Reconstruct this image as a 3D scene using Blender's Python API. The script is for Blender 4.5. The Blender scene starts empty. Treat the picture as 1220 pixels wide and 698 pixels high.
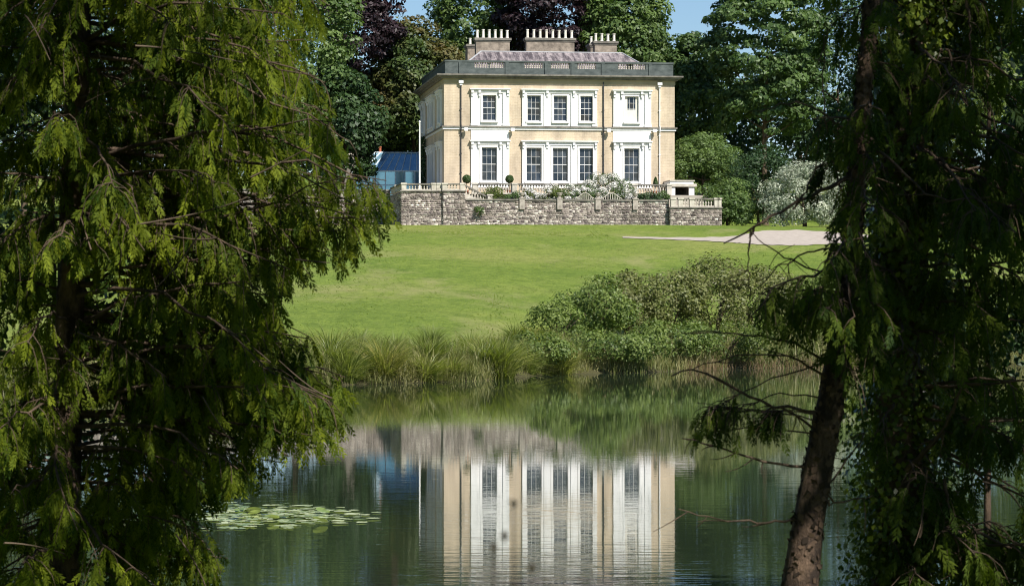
import bpy, math, random
import numpy as np
from mathutils import Vector, Matrix

rng = np.random.default_rng(11)
random.seed(11)
R = math.radians
scn = bpy.context.scene
COL = scn.collection

# ------------------------------------------------------------------ camera, sky, sun, exposure
F, CX, CY, EYE = 3150.0, 610.0, 349.0, 2.9          # focal length in photo pixels, optical centre, eye height above the water
cam = bpy.data.cameras.new('Camera')
cam.sensor_width = 36.0
cam.lens = 36.0 * F / 1220.0
cam.clip_start, cam.clip_end = 0.1, 3000.0
cam.dof.use_dof = True
cam.dof.focus_distance = 150.0
cam.dof.aperture_fstop = 11.0
camo = bpy.data.objects.new('Camera', cam)
camo.location = (0, 0, EYE)
camo.rotation_euler = (R(90), 0, 0)
COL.objects.link(camo)
scn.camera = camo

SUN_EL, SUN_AZ = 46.0, 142.0                         # azimuth from +Y towards +X: behind the camera, to the right
world = bpy.data.worlds.new('World')
scn.world = world
world.use_nodes = True
wn = world.node_tree
sky = wn.nodes.new('ShaderNodeTexSky')
sky.sky_type = 'NISHITA'
sky.sun_disc = False
sky.sun_elevation = R(SUN_EL)
sky.sun_rotation = R(SUN_AZ)
sky.dust_density = 0.0
sky.ozone_density = 6.0
sky.air_density = 1.0
bg = wn.nodes['Background']
bg.inputs[1].default_value = 0.072
wn.links.new(sky.outputs[0], bg.inputs[0])

sl = bpy.data.lights.new('Sun', 'SUN')
sl.energy = 5.0
sl.angle = R(0.53)
sl.color = (1.0, 0.955, 0.88)
so = bpy.data.objects.new('Sun', sl)
tosun = Vector((math.sin(R(SUN_AZ)) * math.cos(R(SUN_EL)), math.cos(R(SUN_AZ)) * math.cos(R(SUN_EL)), math.sin(R(SUN_EL))))
so.rotation_euler = tosun.to_track_quat('Z', 'Y').to_euler()
so.location = tosun * 60
COL.objects.link(so)

vs = scn.view_settings
vs.view_transform = 'Standard'
vs.look = 'None'
vs.gamma = 1.0
vs.use_curve_mapping = False
vs.exposure = 0.57
scn.cycles.use_denoising = True
scn.cycles.filter_width = 1.05
scn.cycles.max_bounces = 6
scn.cycles.diffuse_bounces = 3
scn.cycles.glossy_bounces = 3
scn.cycles.transmission_bounces = 4
scn.cycles.transparent_max_bounces = 4
scn.cycles.sample_clamp_indirect = 4.0

# ------------------------------------------------------------------ helpers
def P(px, py, d):
    return np.array(((px - CX) / F * d, d, EYE - (py - CY) / F * d))

def nrm(v):
    return v / np.maximum(np.linalg.norm(v, axis=-1, keepdims=True), 1e-9)

def tag(o, label=None, cat=None, group=None, kind=None):
    if label: o['label'] = label
    if cat: o['category'] = cat
    if group: o['group'] = group
    if kind: o['kind'] = kind
    return o

def empty(name, loc=(0, 0, 0), rz=0.0):
    o = bpy.data.objects.new(name, None)
    o.location = loc
    o.rotation_euler = (0, 0, rz)
    o.empty_display_size = 0.3
    COL.objects.link(o)
    return o

def link(name, me, mat, parent=None):
    o = bpy.data.objects.new(name, me)
    if mat is not None and not me.materials:
        me.materials.append(mat)
    COL.objects.link(o)
    if parent is not None:
        o.parent = parent
    return o

def quad_mesh(name, V, Q, rnd=None, smooth=False):
    """mesh from vertex array (n,3) and quad array (m,4); rnd = one random number per face"""
    me = bpy.data.meshes.new(name)
    V = np.ascontiguousarray(V, dtype=np.float32)
    Q = np.ascontiguousarray(Q, dtype=np.int32)
    m = len(Q)
    me.vertices.add(len(V)); me.vertices.foreach_set('co', V.ravel())
    me.loops.add(m * 4); me.loops.foreach_set('vertex_index', Q.ravel())
    me.polygons.add(m); me.polygons.foreach_set('loop_start', np.arange(0, m * 4, 4, dtype=np.int32))
    if smooth:
        me.polygons.foreach_set('use_smooth', np.ones(m, dtype=bool))
    me.update(calc_edges=True)
    if rnd is not None:
        a = me.attributes.new('rnd', 'FLOAT', 'FACE')
        a.data.foreach_set('value', np.ascontiguousarray(rnd, dtype=np.float32))
    return me

class QB:
    """collects quads from arrays"""
    def __init__(s): s.V, s.Q, s.R, s.n = [], [], [], 0
    def add(s, V, Q, r=0.5):
        V = np.asarray(V, dtype=float).reshape(-1, 3); Q = np.asarray(Q, dtype=int).reshape(-1, 4)
        s.V.append(V); s.Q.append(Q + s.n); s.n += len(V)
        s.R.append(np.broadcast_to(np.asarray(r, dtype=float), (len(Q),)))
    def quads4(s, V4, r):
        """V4 (k,4,3): loose quads"""
        k = len(V4)
        s.add(V4.reshape(-1, 3), np.arange(4 * k).reshape(k, 4), r)
    def tube(s, pts, rad, k=6, r=0.5, cap=False):
        pts = np.asarray(pts, dtype=float); n = len(pts)
        rad = np.broadcast_to(np.asarray(rad, dtype=float), (n,))
        t = nrm(np.gradient(pts, axis=0))
        ref = np.array((0.0, 0, 1)) if abs(t[0][2]) < 0.8 else np.array((1.0, 0, 0))
        a = nrm(np.cross(t, ref)); b = np.cross(t, a)
        ang = np.arange(k) * 2 * math.pi / k
        V = pts[:, None] + rad[:, None, None] * (np.cos(ang)[None, :, None] * a[:, None] + np.sin(ang)[None, :, None] * b[:, None])
        i = np.arange(n - 1)[:, None] * k; j = np.arange(k)[None]; j2 = (j + 1) % k
        Q = np.stack([i + j, i + j2, i + k + j2, i + k + j], -1).reshape(-1, 4)
        s.add(V.reshape(-1, 3), Q, r)
    def build(s, name, mat, parent=None, smooth=False, kind=None):
        me = quad_mesh(name, np.concatenate(s.V), np.concatenate(s.Q), np.concatenate(s.R), smooth)
        o = link(name, me, mat, parent)
        if kind: o['kind'] = kind
        return o

class MB:
    """small solid builder: boxes, prisms, lathes, all in one mesh"""
    def __init__(s, M=None): s.v, s.f, s.M = [], [], M
    def add(s, vs, fs):
        n = len(s.v); s.v += [tuple(v) for v in vs]; s.f += [tuple(i + n for i in f) for f in fs]
    def box(s, x0, x1, y0, y1, z0, z1):
        s.add([(x0, y0, z0), (x1, y0, z0), (x1, y1, z0), (x0, y1, z0), (x0, y0, z1), (x1, y0, z1), (x1, y1, z1), (x0, y1, z1)],
              [(0, 3, 2, 1), (4, 5, 6, 7), (0, 1, 5, 4), (1, 2, 6, 5), (2, 3, 7, 6), (3, 0, 4, 7)])
    def quad(s, a, b, c, d): s.add([a, b, c, d], [(0, 1, 2, 3)])
    def lathe(s, c, prof, k=12):
        vs, fs = [], []
        for r, z in prof:
            for i in range(k):
                a = 2 * math.pi * i / k
                vs.append((c[0] + r * math.cos(a), c[1] + r * math.sin(a), c[2] + z))
        for j in range(len(prof) - 1):
            for i in range(k):
                i2 = (i + 1) % k
                fs.append((j * k + i, j * k + i2, (j + 1) * k + i2, (j + 1) * k + i))
        fs.append(tuple(range(k))[::-1]); fs.append(tuple((len(prof) - 1) * k + i for i in range(k)))
        s.add(vs, fs)
    def tube(s, a, b, r, k=8):
        a, b = Vector(a), Vector(b); d = (b - a).normalized()
        u = d.orthogonal().normalized(); w = d.cross(u)
        vs = []
        for p in (a, b):
            for i in range(k):
                t = 2 * math.pi * i / k
                vs.append(p + u * r * math.cos(t) + w * r * math.sin(t))
        fs = [(i, (i + 1) % k, k + (i + 1) % k, k + i) for i in range(k)] + [tuple(range(k))[::-1], tuple(range(k, 2 * k))]
        s.add(vs, fs)
    def mesh(s, name):
        me = bpy.data.meshes.new(name)
        vs = s.v if s.M is None else [tuple(s.M @ Vector(v)) for v in s.v]
        me.from_pydata(vs, [], s.f); me.update()
        return me
    def build(s, name, mat, parent=None):
        return link(name, s.mesh(name), mat, parent)

# ------------------------------------------------------------------ materials
def new_mat(name):
    m = bpy.data.materials.new(name); m.use_nodes = True
    nt = m.node_tree
    b = nt.nodes['Principled BSDF']
    return m, nt, b

def N(nt, kind, **kw):
    n = nt.nodes.new(kind)
    for k, v in kw.items(): setattr(n, k, v)
    return n

def ramp(nt, fac, stops):
    r = nt.nodes.new('ShaderNodeValToRGB')
    e = r.color_ramp.elements
    while len(e) < len(stops): e.new(0.5)
    for i, (p, c) in enumerate(stops):
        e[i].position = p; e[i].color = (*c, 1)
    nt.links.new(fac, r.inputs[0])
    return r.outputs[0]

def noise(nt, scale, detail=4, rough=0.6, coord=None, dist=0.0):
    n = nt.nodes.new('ShaderNodeTexNoise')
    n.inputs['Scale'].default_value = scale; n.inputs['Detail'].default_value = detail
    n.inputs['Roughness'].default_value = rough; n.inputs['Distortion'].default_value = dist
    if coord is not None: nt.links.new(coord, n.inputs['Vector'])
    return n.outputs['Fac']

def objcoord(nt, scale=(1, 1, 1)):
    t = nt.nodes.new('ShaderNodeTexCoord')
    mp = nt.nodes.new('ShaderNodeMapping'); mp.inputs['Scale'].default_value = scale
    nt.links.new(t.outputs['Object'], mp.inputs[0])
    return mp.outputs[0]

def mixc(nt, fac, a, b, mode='MIX'):
    m = nt.nodes.new('ShaderNodeMix'); m.data_type = 'RGBA'; m.blend_type = mode
    for s, v in ((m.inputs[0], fac), (m.inputs[6], a), (m.inputs[7], b)):
        if hasattr(v, 'links') or hasattr(v, 'is_output'): nt.links.new(v, s)
        elif isinstance(v, (int, float)): s.default_value = v
        else: s.default_value = (*v, 1)
    return m.outputs[2]

def bump(nt, b, h, strength=0.4, dist=0.02):
    n = nt.nodes.new('ShaderNodeBump')
    n.inputs['Strength'].default_value = strength; n.inputs['Distance'].default_value = dist
    nt.links.new(h, n.inputs['Height']); nt.links.new(n.outputs[0], b.inputs['Normal'])

def plain(name, c1, c2, rough=0.7, scale=3.0, sc=(1, 1, 1), bmp=0.0, spec=0.3, lo=0.3, hi=0.7):
    m, nt, b = new_mat(name)
    co = objcoord(nt, sc)
    n = noise(nt, scale, 6, 0.65, co)
    nt.links.new(ramp(nt, n, [(lo, c1), (hi, c2)]), b.inputs['Base Color'])
    b.inputs['Roughness'].default_value = rough
    b.inputs['Specular IOR Level'].default_value = spec
    if bmp: bump(nt, b, noise(nt, scale * 6, 5, 0.7, co), bmp, 0.02)
    return m

def leaf_mat(name, c1, c2, trans=0.35, tmul=(1.3, 1.5, 0.5), rough=0.5, spec=0.35, c3=None, nscale=0.35):
    """foliage: colour varies per leaf (rnd) and gently from clump to clump; light passes through the blades"""
    m, nt, b = new_mat(name)
    at = N(nt, 'ShaderNodeAttribute', attribute_name='rnd')
    col = ramp(nt, at.outputs['Fac'], [(0.0, c1), (1.0, c2)])
    if c3 is not None:
        n = noise(nt, nscale, 3, 0.6, objcoord(nt))
        f = ramp(nt, n, [(0.45, (0, 0, 0)), (0.62, (1, 1, 1))])
        col = mixc(nt, f, col, c3)
    nt.links.new(col, b.inputs['Base Color'])
    b.inputs['Roughness'].default_value = rough
    b.inputs['Specular IOR Level'].default_value = spec
    tr = N(nt, 'ShaderNodeBsdfTranslucent')
    nt.links.new(mixc(nt, 1.0, col, tmul, 'MULTIPLY'), tr.inputs[0])
    mx = N(nt, 'ShaderNodeMixShader'); mx.inputs[0].default_value = trans
    out = nt.nodes['Material Output']
    nt.links.new(b.outputs[0], mx.inputs[1]); nt.links.new(tr.outputs[0], mx.inputs[2])
    nt.links.new(mx.outputs[0], out.inputs[0])
    return m

M = {}
M['bark'] = plain('bark', (0.035, 0.026, 0.018), (0.16, 0.11, 0.075), 0.9, 9.0, (1, 1, 0.25), 0.8)
M['bark_red'] = plain('bark_red', (0.035, 0.024, 0.018), (0.25, 0.165, 0.11), 0.9, 11.0, (1, 1, 0.45), 1.0, lo=0.42, hi=0.72)
M['twig'] = plain('twig', (0.045, 0.032, 0.022), (0.15, 0.11, 0.075), 0.8, 4.0)
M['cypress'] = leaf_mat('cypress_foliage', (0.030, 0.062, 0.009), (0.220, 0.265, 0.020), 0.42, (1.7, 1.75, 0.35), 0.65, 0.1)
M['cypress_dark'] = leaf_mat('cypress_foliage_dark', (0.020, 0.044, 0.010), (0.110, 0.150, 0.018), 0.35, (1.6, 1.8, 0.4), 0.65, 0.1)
M['plate'] = leaf_mat('bark_plate', (0.022, 0.017, 0.013), (0.13, 0.088, 0.060), 0.0, (1, 1, 1), 0.9, 0.1)
M['ivy'] = leaf_mat('ivy_leaf', (0.040, 0.080, 0.010), (0.200, 0.250, 0.030), 0.35, (1.6, 1.6, 0.4), 0.3, 0.5)
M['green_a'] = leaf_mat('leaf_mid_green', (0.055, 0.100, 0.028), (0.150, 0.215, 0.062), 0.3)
M['green_b'] = leaf_mat('leaf_deep_green', (0.040, 0.080, 0.024), (0.118, 0.182, 0.050), 0.28)
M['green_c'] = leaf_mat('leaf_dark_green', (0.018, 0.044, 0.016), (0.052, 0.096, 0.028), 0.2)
M['green_y'] = leaf_mat('leaf_yellow_green', (0.060, 0.095, 0.020), (0.140, 0.175, 0.035), 0.35)
M['copper'] = leaf_mat('leaf_copper', (0.014, 0.010, 0.012), (0.044, 0.025, 0.030), 0.2, (1.4, 0.8, 0.8))
M['bronze'] = leaf_mat('leaf_bronze_green', (0.045, 0.078, 0.022), (0.095, 0.135, 0.036), 0.25, c3=(0.125, 0.092, 0.03), nscale=0.16)
M['silver'] = leaf_mat('leaf_silver', (0.12, 0.17, 0.09), (0.58, 0.60, 0.48), 0.25, (1, 1, 0.8), 0.6)
M['shrub_a'] = leaf_mat('shrub_olive', (0.100, 0.120, 0.034), (0.235, 0.245, 0.085), 0.3, c3=(0.145, 0.150, 0.058), nscale=0.9)
M['shrub_b'] = leaf_mat('shrub_green', (0.070, 0.115, 0.024), (0.190, 0.240, 0.058), 0.3)
M['sedge'] = leaf_mat('sedge_blade', (0.115, 0.155, 0.028), (0.340, 0.350, 0.110), 0.4, rough=0.45)
_nt = M['sedge'].node_tree; _oi = N(_nt, 'ShaderNodeObjectInfo'); _b = _nt.nodes['Principled BSDF']; _src = _b.inputs['Base Color'].links[0].from_socket
_nt.links.new(mixc(_nt, 1.0, _src, ramp(_nt, _oi.outputs['Random'], [(0.0, (0.50, 0.58, 0.55)), (0.6, (1, 1, 1)), (1.0, (1.15, 0.95, 0.9))]), 'MULTIPLY'), _b.inputs['Base Color'])
M['rank'] = leaf_mat('rank_grass_blade', (0.085, 0.120, 0.024), (0.290, 0.260, 0.110), 0.35)
M['grass'] = leaf_mat('lawn_blade', (0.115, 0.175, 0.026), (0.205, 0.250, 0.050), 0.45, rough=0.5)
M['reed'] = leaf_mat('reed_stem', (0.10, 0.075, 0.035), (0.22, 0.15, 0.08), 0.2)
M['reed_dry'] = plain('dry_seed', (0.16, 0.12, 0.08), (0.26, 0.20, 0.14), 0.9, 3.0)
M['flower'] = leaf_mat('rose_petal', (0.62, 0.60, 0.56), (0.85, 0.83, 0.78), 0.3, (1, 1, 1))
M['topiary'] = leaf_mat('box_leaf', (0.03, 0.06, 0.015), (0.07, 0.12, 0.03), 0.2)
M['white'] = plain('white_paint', (0.66, 0.65, 0.62), (0.83, 0.82, 0.80), 0.5, 1.6, (1.5, 1.5, 0.4))
M['stone_pale'] = plain('pale_stone', (0.36, 0.32, 0.26), (0.60, 0.56, 0.48), 0.85, 2.5, bmp=0.4)
M['stone_grey'] = plain('weathered_stone', (0.10, 0.09, 0.08), (0.26, 0.24, 0.20), 0.9, 1.6, bmp=0.4)
M['rubble_plain'] = plain('lichened_stone', (0.20, 0.17, 0.15), (0.48, 0.43, 0.37), 0.9, 3.0, bmp=0.5)
M['parapet'] = plain('grey_green_render', (0.042, 0.054, 0.052), (0.115, 0.132, 0.126), 0.8, 1.3, (1, 1, 2.0), bmp=0.2)
M['pot'] = plain('chimney_pot_clay', (0.55, 0.50, 0.42), (0.78, 0.74, 0.66), 0.8, 1.5)
M['terracotta'] = plain('terracotta', (0.35, 0.10, 0.05), (0.45, 0.15, 0.08), 0.8, 2.0)
M['iron'] = plain('dark_iron', (0.03, 0.03, 0.035), (0.07, 0.07, 0.07), 0.5, 4.0)
M['lead'] = plain('lead_roll', (0.28, 0.28, 0.29), (0.40, 0.40, 0.41), 0.6, 2.0)
M['blind'] = plain('cream_blind', (0.62, 0.58, 0.50), (0.72, 0.68, 0.60), 0.8, 2.0)
M['paving'] = plain('terrace_paving', (0.30, 0.27, 0.22), (0.42, 0.38, 0.32), 0.9, 1.0, bmp=0.2)
M['gravel'] = plain('pink_gravel', (0.31, 0.265, 0.22), (0.49, 0.43, 0.37), 0.95, 2.2, bmp=0.5)
M['lily'] = leaf_mat('lily_pad', (0.14, 0.21, 0.02), (0.58, 0.62, 0.32), 0.15, rough=0.25, spec=0.6)  # pale end puts the sheen of the sky into the pad colour

# buff brick
m, nt, b = new_mat('buff_brick'); M['buff'] = m
co = objcoord(nt)
sx = N(nt, 'ShaderNodeSeparateXYZ'); nt.links.new(co, sx.inputs[0])
ad = N(nt, 'ShaderNodeMath', operation='ADD'); nt.links.new(sx.outputs[0], ad.inputs[0]); nt.links.new(sx.outputs[1], ad.inputs[1])
cb = N(nt, 'ShaderNodeCombineXYZ'); nt.links.new(ad.outputs[0], cb.inputs[0]); nt.links.new(sx.outputs[2], cb.inputs[1])
bk = N(nt, 'ShaderNodeTexBrick')
bk.inputs['Scale'].default_value = 1.0; bk.inputs['Brick Width'].default_value = 0.46; bk.inputs['Row Height'].default_value = 0.15
bk.inputs['Mortar Size'].default_value = 0.012; bk.inputs['Bias'].default_value = -0.1
bk.inputs['Color1'].default_value = (0.545, 0.450, 0.330, 1); bk.inputs['Color2'].default_value = (0.485, 0.395, 0.280, 1); bk.inputs['Mortar'].default_value = (0.62, 0.53, 0.40, 1)
nt.links.new(cb.outputs[0], bk.inputs['Vector'])
st = ramp(nt, noise(nt, 0.7, 5, 0.65, objcoord(nt, (1, 1, 0.35))), [(0.3, (0.66, 0.65, 0.65)), (0.60, (1.07, 1.05, 1.03))])
nt.links.new(mixc(nt, 1.0, bk.outputs[0], st, 'MULTIPLY'), b.inputs['Base Color'])
b.inputs['Roughness'].default_value = 0.9
bump(nt, b, bk.outputs['Fac'], 0.3, -0.01)

# roof slate
m, nt, b = new_mat('purple_slate'); M['slate'] = m
bk = N(nt, 'ShaderNodeTexBrick')
bk.inputs['Scale'].default_value = 1.0; bk.inputs['Brick Width'].default_value = 0.4; bk.inputs['Row Height'].default_value = 0.22; bk.inputs['Mortar Size'].default_value = 0.012
bk.inputs['Color1'].default_value = (0.165, 0.145, 0.15, 1); bk.inputs['Color2'].default_value = (0.255, 0.225, 0.225, 1); bk.inputs['Mortar'].default_value = (0.07, 0.06, 0.07, 1)
nt.links.new(objcoord(nt), bk.inputs['Vector'])
st = ramp(nt, noise(nt, 1.0, 5, 0.7, objcoord(nt, (2.6, 0.3, 0.3))), [(0.38, (0.35, 0.32, 0.34)), (0.60, (1.6, 1.55, 1.5))])
nt.links.new(mixc(nt, 1.0, bk.outputs[0], st, 'MULTIPLY'), b.inputs['Base Color'])
b.inputs['Roughness'].default_value = 0.6
bump(nt, b, bk.outputs['Fac'], 0.5, -0.02)

# rubble stone: every stone has its own number
m, nt, b = new_mat('rubble_stone'); M['rubble'] = m
at = N(nt, 'ShaderNodeAttribute', attribute_name='rnd')
c = ramp(nt, at.outputs['Fac'], [(0.0, (0.13, 0.105, 0.105)), (0.35, (0.27, 0.23, 0.215)), (0.65, (0.38, 0.335, 0.30)), (0.88, (0.50, 0.46, 0.41)), (1.0, (0.70, 0.67, 0.61))])
st = ramp(nt, noise(nt, 2.6, 6, 0.75, objcoord(nt)), [(0.3, (0.55, 0.53, 0.55)), (0.7, (1.3, 1.28, 1.25))])
ms = ramp(nt, noise(nt, 0.55, 5, 0.7, objcoord(nt)), [(0.36, (0.55, 0.53, 0.5)), (0.55, (1.1, 1.08, 1.06))])
nt.links.new(mixc(nt, 1.0, mixc(nt, 1.0, c, st, 'MULTIPLY'), ms, 'MULTIPLY'), b.inputs['Base Color'])
b.inputs['Roughness'].default_value = 0.92
bump(nt, b, noise(nt, 14, 5, 0.7, objcoord(nt)), 0.5, 0.03)

# window glass: opaque reflecting panes, darkness of the unlit rooms put into their colour
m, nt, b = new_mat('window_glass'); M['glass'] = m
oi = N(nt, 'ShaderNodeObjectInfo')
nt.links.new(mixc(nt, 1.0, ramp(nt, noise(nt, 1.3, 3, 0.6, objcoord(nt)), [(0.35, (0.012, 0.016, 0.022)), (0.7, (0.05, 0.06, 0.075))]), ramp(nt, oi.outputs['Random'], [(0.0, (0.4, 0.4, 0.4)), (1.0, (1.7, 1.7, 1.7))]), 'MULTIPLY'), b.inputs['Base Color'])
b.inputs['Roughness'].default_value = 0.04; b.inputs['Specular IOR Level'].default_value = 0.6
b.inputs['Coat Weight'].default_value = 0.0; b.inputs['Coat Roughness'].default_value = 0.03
m, nt, b = new_mat('sky_tinted_glass'); M['ghglass'] = m
nt.links.new(ramp(nt, noise(nt, 0.8, 3, 0.6, objcoord(nt)), [(0.35, (0.22, 0.42, 0.55)), (0.7, (0.32, 0.54, 0.67))]), b.inputs['Base Color'])  # blue of the reflected sky put into the glass colour
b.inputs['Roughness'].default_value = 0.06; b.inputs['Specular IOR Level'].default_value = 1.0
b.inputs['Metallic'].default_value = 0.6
M['ghframe'] = plain('pale_blue_frame', (0.60, 0.70, 0.76), (0.72, 0.80, 0.84), 0.5, 2.0)

# lawn and banks
m, nt, b = new_mat('lawn_turf'); M['ground'] = m
co = objcoord(nt)
big = noise(nt, 0.05, 5, 0.6, objcoord(nt, (1, 0.55, 1)))
fine = noise(nt, 1.1, 8, 0.75, objcoord(nt, (1, 0.45, 1)))
c1 = ramp(nt, big, [(0.34, (0.105, 0.165, 0.024)), (0.5, (0.148, 0.205, 0.034)), (0.66, (0.205, 0.235, 0.058))])
c2 = ramp(nt, fine, [(0.30, (0.60, 0.64, 0.55)), (0.5, (1, 1, 1)), (0.72, (1.32, 1.22, 1.25))])
c2 = mixc(nt, 1.0, c2, ramp(nt, noise(nt, 5.0, 4, 0.8, objcoord(nt, (1, 0.3, 1))), [(0.3, (0.70, 0.74, 0.66)), (0.7, (1.28, 1.22, 1.25))]), 'MULTIPLY')
pat = ramp(nt, noise(nt, 0.16, 6, 0.7, objcoord(nt, (1, 0.30, 1))), [(0.54, (0, 0, 0)), (0.72, (0.75, 0.75, 0.75))])
col = mixc(nt, pat, mixc(nt, 1.0, c1, c2, 'MULTIPLY'), (0.30, 0.275, 0.12))
gz_ = N(nt, 'ShaderNodeSeparateXYZ'); nt.links.new(co, gz_.inputs[0])
col = mixc(nt, ramp(nt, gz_.outputs[2], [(0.25, (1, 1, 1)), (0.5, (0, 0, 0))]), col, (0.07, 0.065, 0.03))
nt.links.new(col, b.inputs['Base Color'])
b.inputs['Roughness'].default_value = 0.9; b.inputs['Specular IOR Level'].default_value = 0.15
bump(nt, b, noise(nt, 2.2, 8, 0.8, objcoord(nt, (1, 0.6, 1))), 0.9, 0.12)

# lake water
m, nt, b = new_mat('lake_water'); M['water'] = m
b.inputs['Base Color'].default_value = (0.022, 0.034, 0.018, 1)
b.inputs['Roughness'].default_value = 0.015
b.inputs['IOR'].default_value = 1.333
b.inputs['Specular IOR Level'].default_value = 0.75
w1 = noise(nt, 1.0, 3, 0.55, objcoord(nt, (0.45, 3.0, 1)), 0.3)
w2 = noise(nt, 1.0, 2, 0.5, objcoord(nt, (1.6, 10.0, 1)), 0.2)
calm = ramp(nt, noise(nt, 0.06, 3, 0.5, objcoord(nt, (0.6, 1.6, 1))), [(0.35, (0.35, 0.35, 0.35)), (0.65, (1, 1, 1))])
wy = N(nt, 'ShaderNodeSeparateXYZ'); nt.links.new(objcoord(nt), wy.inputs[0])
mr = N(nt, 'ShaderNodeMapRange'); nt.links.new(wy.outputs[1], mr.inputs[0])
for _k, _v in zip((1, 2, 3, 4), (26.0, 43.0, 2.4, 0.6)): mr.inputs[_k].default_value = _v
mm = N(nt, 'ShaderNodeMath', operation='MULTIPLY'); nt.links.new(w1, mm.inputs[0]); nt.links.new(calm, mm.inputs[1])
m2 = N(nt, 'ShaderNodeMath', operation='MULTIPLY'); nt.links.new(w2, m2.inputs[0]); m2.inputs[1].default_value = 0.5
m3 = N(nt, 'ShaderNodeMath', operation='ADD'); nt.links.new(mm.outputs[0], m3.inputs[0]); nt.links.new(m2.outputs[0], m3.inputs[1])
m4 = N(nt, 'ShaderNodeMath', operation='MULTIPLY'); nt.links.new(m3.outputs[0], m4.inputs[0]); nt.links.new(mr.outputs[0], m4.inputs[1])
bump(nt, b, m4.outputs[0], 1.0, 0.0009)

# ------------------------------------------------------------------ ground
SX = [-400, -60, -20, -6, -1, 1, 9.5, 20, 60, 400]
SY = [66, 70, 74, 82, 88, 93, 102, 106, 112, 116]
def far_shore(x): return np.interp(x, SX, SY) + 0.5 * np.sin(x * 0.9) + 0.3 * np.sin(x * 2.3 + 1)
def near_shore(x): return 20.5 + 0.6 * np.sin(x * 0.5) + np.clip(np.abs(x) - 14, 0, 300) * 0.02
def ground_z(x, y):
    x = np.asarray(x, dtype=float); y = np.asarray(y, dtype=float)
    ys, yn = far_shore(x), near_shore(x)
    u = y - ys
    bank = np.minimum(0.42 * u, 0.45)
    k = (9.15 - 0.45) / (243.0 - ys - 1.0)
    z = np.where(u < 0, np.maximum(-0.9, 0.3 * u), bank + np.clip(u - 1.0, 0, None) * k)
    und = 0.16 * np.sin(x * 0.11 + 1.0) * np.sin(y * 0.071) + 0.10 * np.sin(x * 0.05 + y * 0.13)
    z = z + np.clip(u / 20, 0, 1) * np.clip((238 - y) / 20, 0, 1) * und
    back = 9.15 + (y - 243) * 0.03 - np.clip(x - 12, 0, 20) * 0.012
    back = back + np.clip(y - 278, 0, 60) * 0.10
    z = np.where(y > 243, back, z - np.clip((y - 200) / 43, 0, 1) * np.clip(x - 12, 0, 20) * 0.012)
    v = yn - y
    near = np.where(v > 0, np.minimum(0.08 * v + 0.25 * np.minimum(v, 1.0), 1.3), np.maximum(-0.9, 0.3 * v))
    return np.where(y < 45, near, z)

def axis(parts):
    out = []
    for a, b_, n in parts: out.append(np.linspace(a, b_, n, endpoint=False))
    out.append([parts[-1][1]])
    return np.concatenate(out)
gx = axis([(-900, -120, 14), (-120, -40, 24), (-40, 40, 70), (40, 120, 24), (120, 900, 14)])
gy = axis([(-120, -10, 12), (-10, 30, 40), (30, 64, 12), (64, 112, 70), (112, 300, 120), (300, 1500, 24)])
X, Y = np.meshgrid(gx, gy)
Z = ground_z(X, Y)
V = np.stack([X, Y, Z], -1).reshape(-1, 3)
nx = len(gx)
i = np.arange(len(gy) - 1)[:, None] * nx; j = np.arange(nx - 1)[None]
Q = np.stack([i + j, i + j + 1, i + nx + j + 1, i + nx + j], -1).reshape(-1, 4)
gr = link('ground', quad_mesh('ground', V, Q, smooth=True), M['ground'])
tag(gr, kind='structure')

wm = MB(); wm.quad((-500, 12, 0), (500, 12, 0), (500, 135, 0), (-500, 135, 0))
tag(wm.build('water', M['water']), kind='structure')

# gravel track across the top of the lawn
def ground_hit(px, py):
    d = np.linspace(60, 300, 2400)
    x = (px - CX) / F * d; z = EYE - (py - CY) / F * d
    k = np.argmax(ground_z(x, d) >= z)
    return x[k], d[k]
up = [(742, 282.5), (790, 283.2), (840, 283.2), (872, 282.3), (888, 279), (905, 275.5), (950, 274.5), (992, 277), (1060, 283)]
lo = [(742, 284), (790, 285.5), (840, 287.5), (872, 289.5), (888, 290.5), (905, 292), (950, 293), (992, 291), (1060, 287)]
rows = 9
tv = []
nseg = 60
for k in range(nseg + 1):
    t = k / nseg * (len(up) - 1); a = min(int(t), len(up) - 2); f = t - a
    px = up[a][0] * (1 - f) + up[a + 1][0] * f
    yu = up[a][1] * (1 - f) + up[a + 1][1] * f; yl = lo[a][1] * (1 - f) + lo[a + 1][1] * f
    x0, y0 = ground_hit(px, yl); x1, y1 = ground_hit(px, yu)
    y0 += 0.5 * math.sin(k * 1.7); y1 += 0.6 * math.sin(k * 1.1 + 2)
    for r in range(rows):
        x = x0 + (x1 - x0) * r / (rows - 1); y = y0 + (y1 - y0) * r / (rows - 1)
        tv.append((x, y, float(ground_z(x, y)) + 0.04))
tv = np.array(tv)
i = np.arange(nseg)[:, None] * rows; j = np.arange(rows - 1)[None]
Q = np.stack([i + j, i + rows + j, i + rows + j + 1, i + j + 1], -1).reshape(-1, 4)
tag(link('gravel_track', quad_mesh('gravel_track', tv, Q, smooth=True), M['gravel']), kind='structure')

# ------------------------------------------------------------------ the house frame: local x along the front, y back, z up
HC = (-6.43, 250.0, 13.06); HR = R(7.8)
hc, hs = math.cos(HR), math.sin(HR)
def LP(px, py, yl):
    a = (px - CX) / F; b_ = -(py - CY) / F
    d = (yl - HC[0] * hs * 1.0 + HC[1] * hc) / (hc - a * hs) if False else (yl + (-HC[0]) * hs + HC[1] * hc) / (hc - a * hs)
    return ((a * d - HC[0]) * hc + (d - HC[1]) * hs, EYE + b_ * d - HC[2])
def W2(x, y, z=0.0):
    return np.array((HC[0] + x * hc - y * hs, HC[1] + x * hs + y * hc, HC[2] + z))

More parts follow.
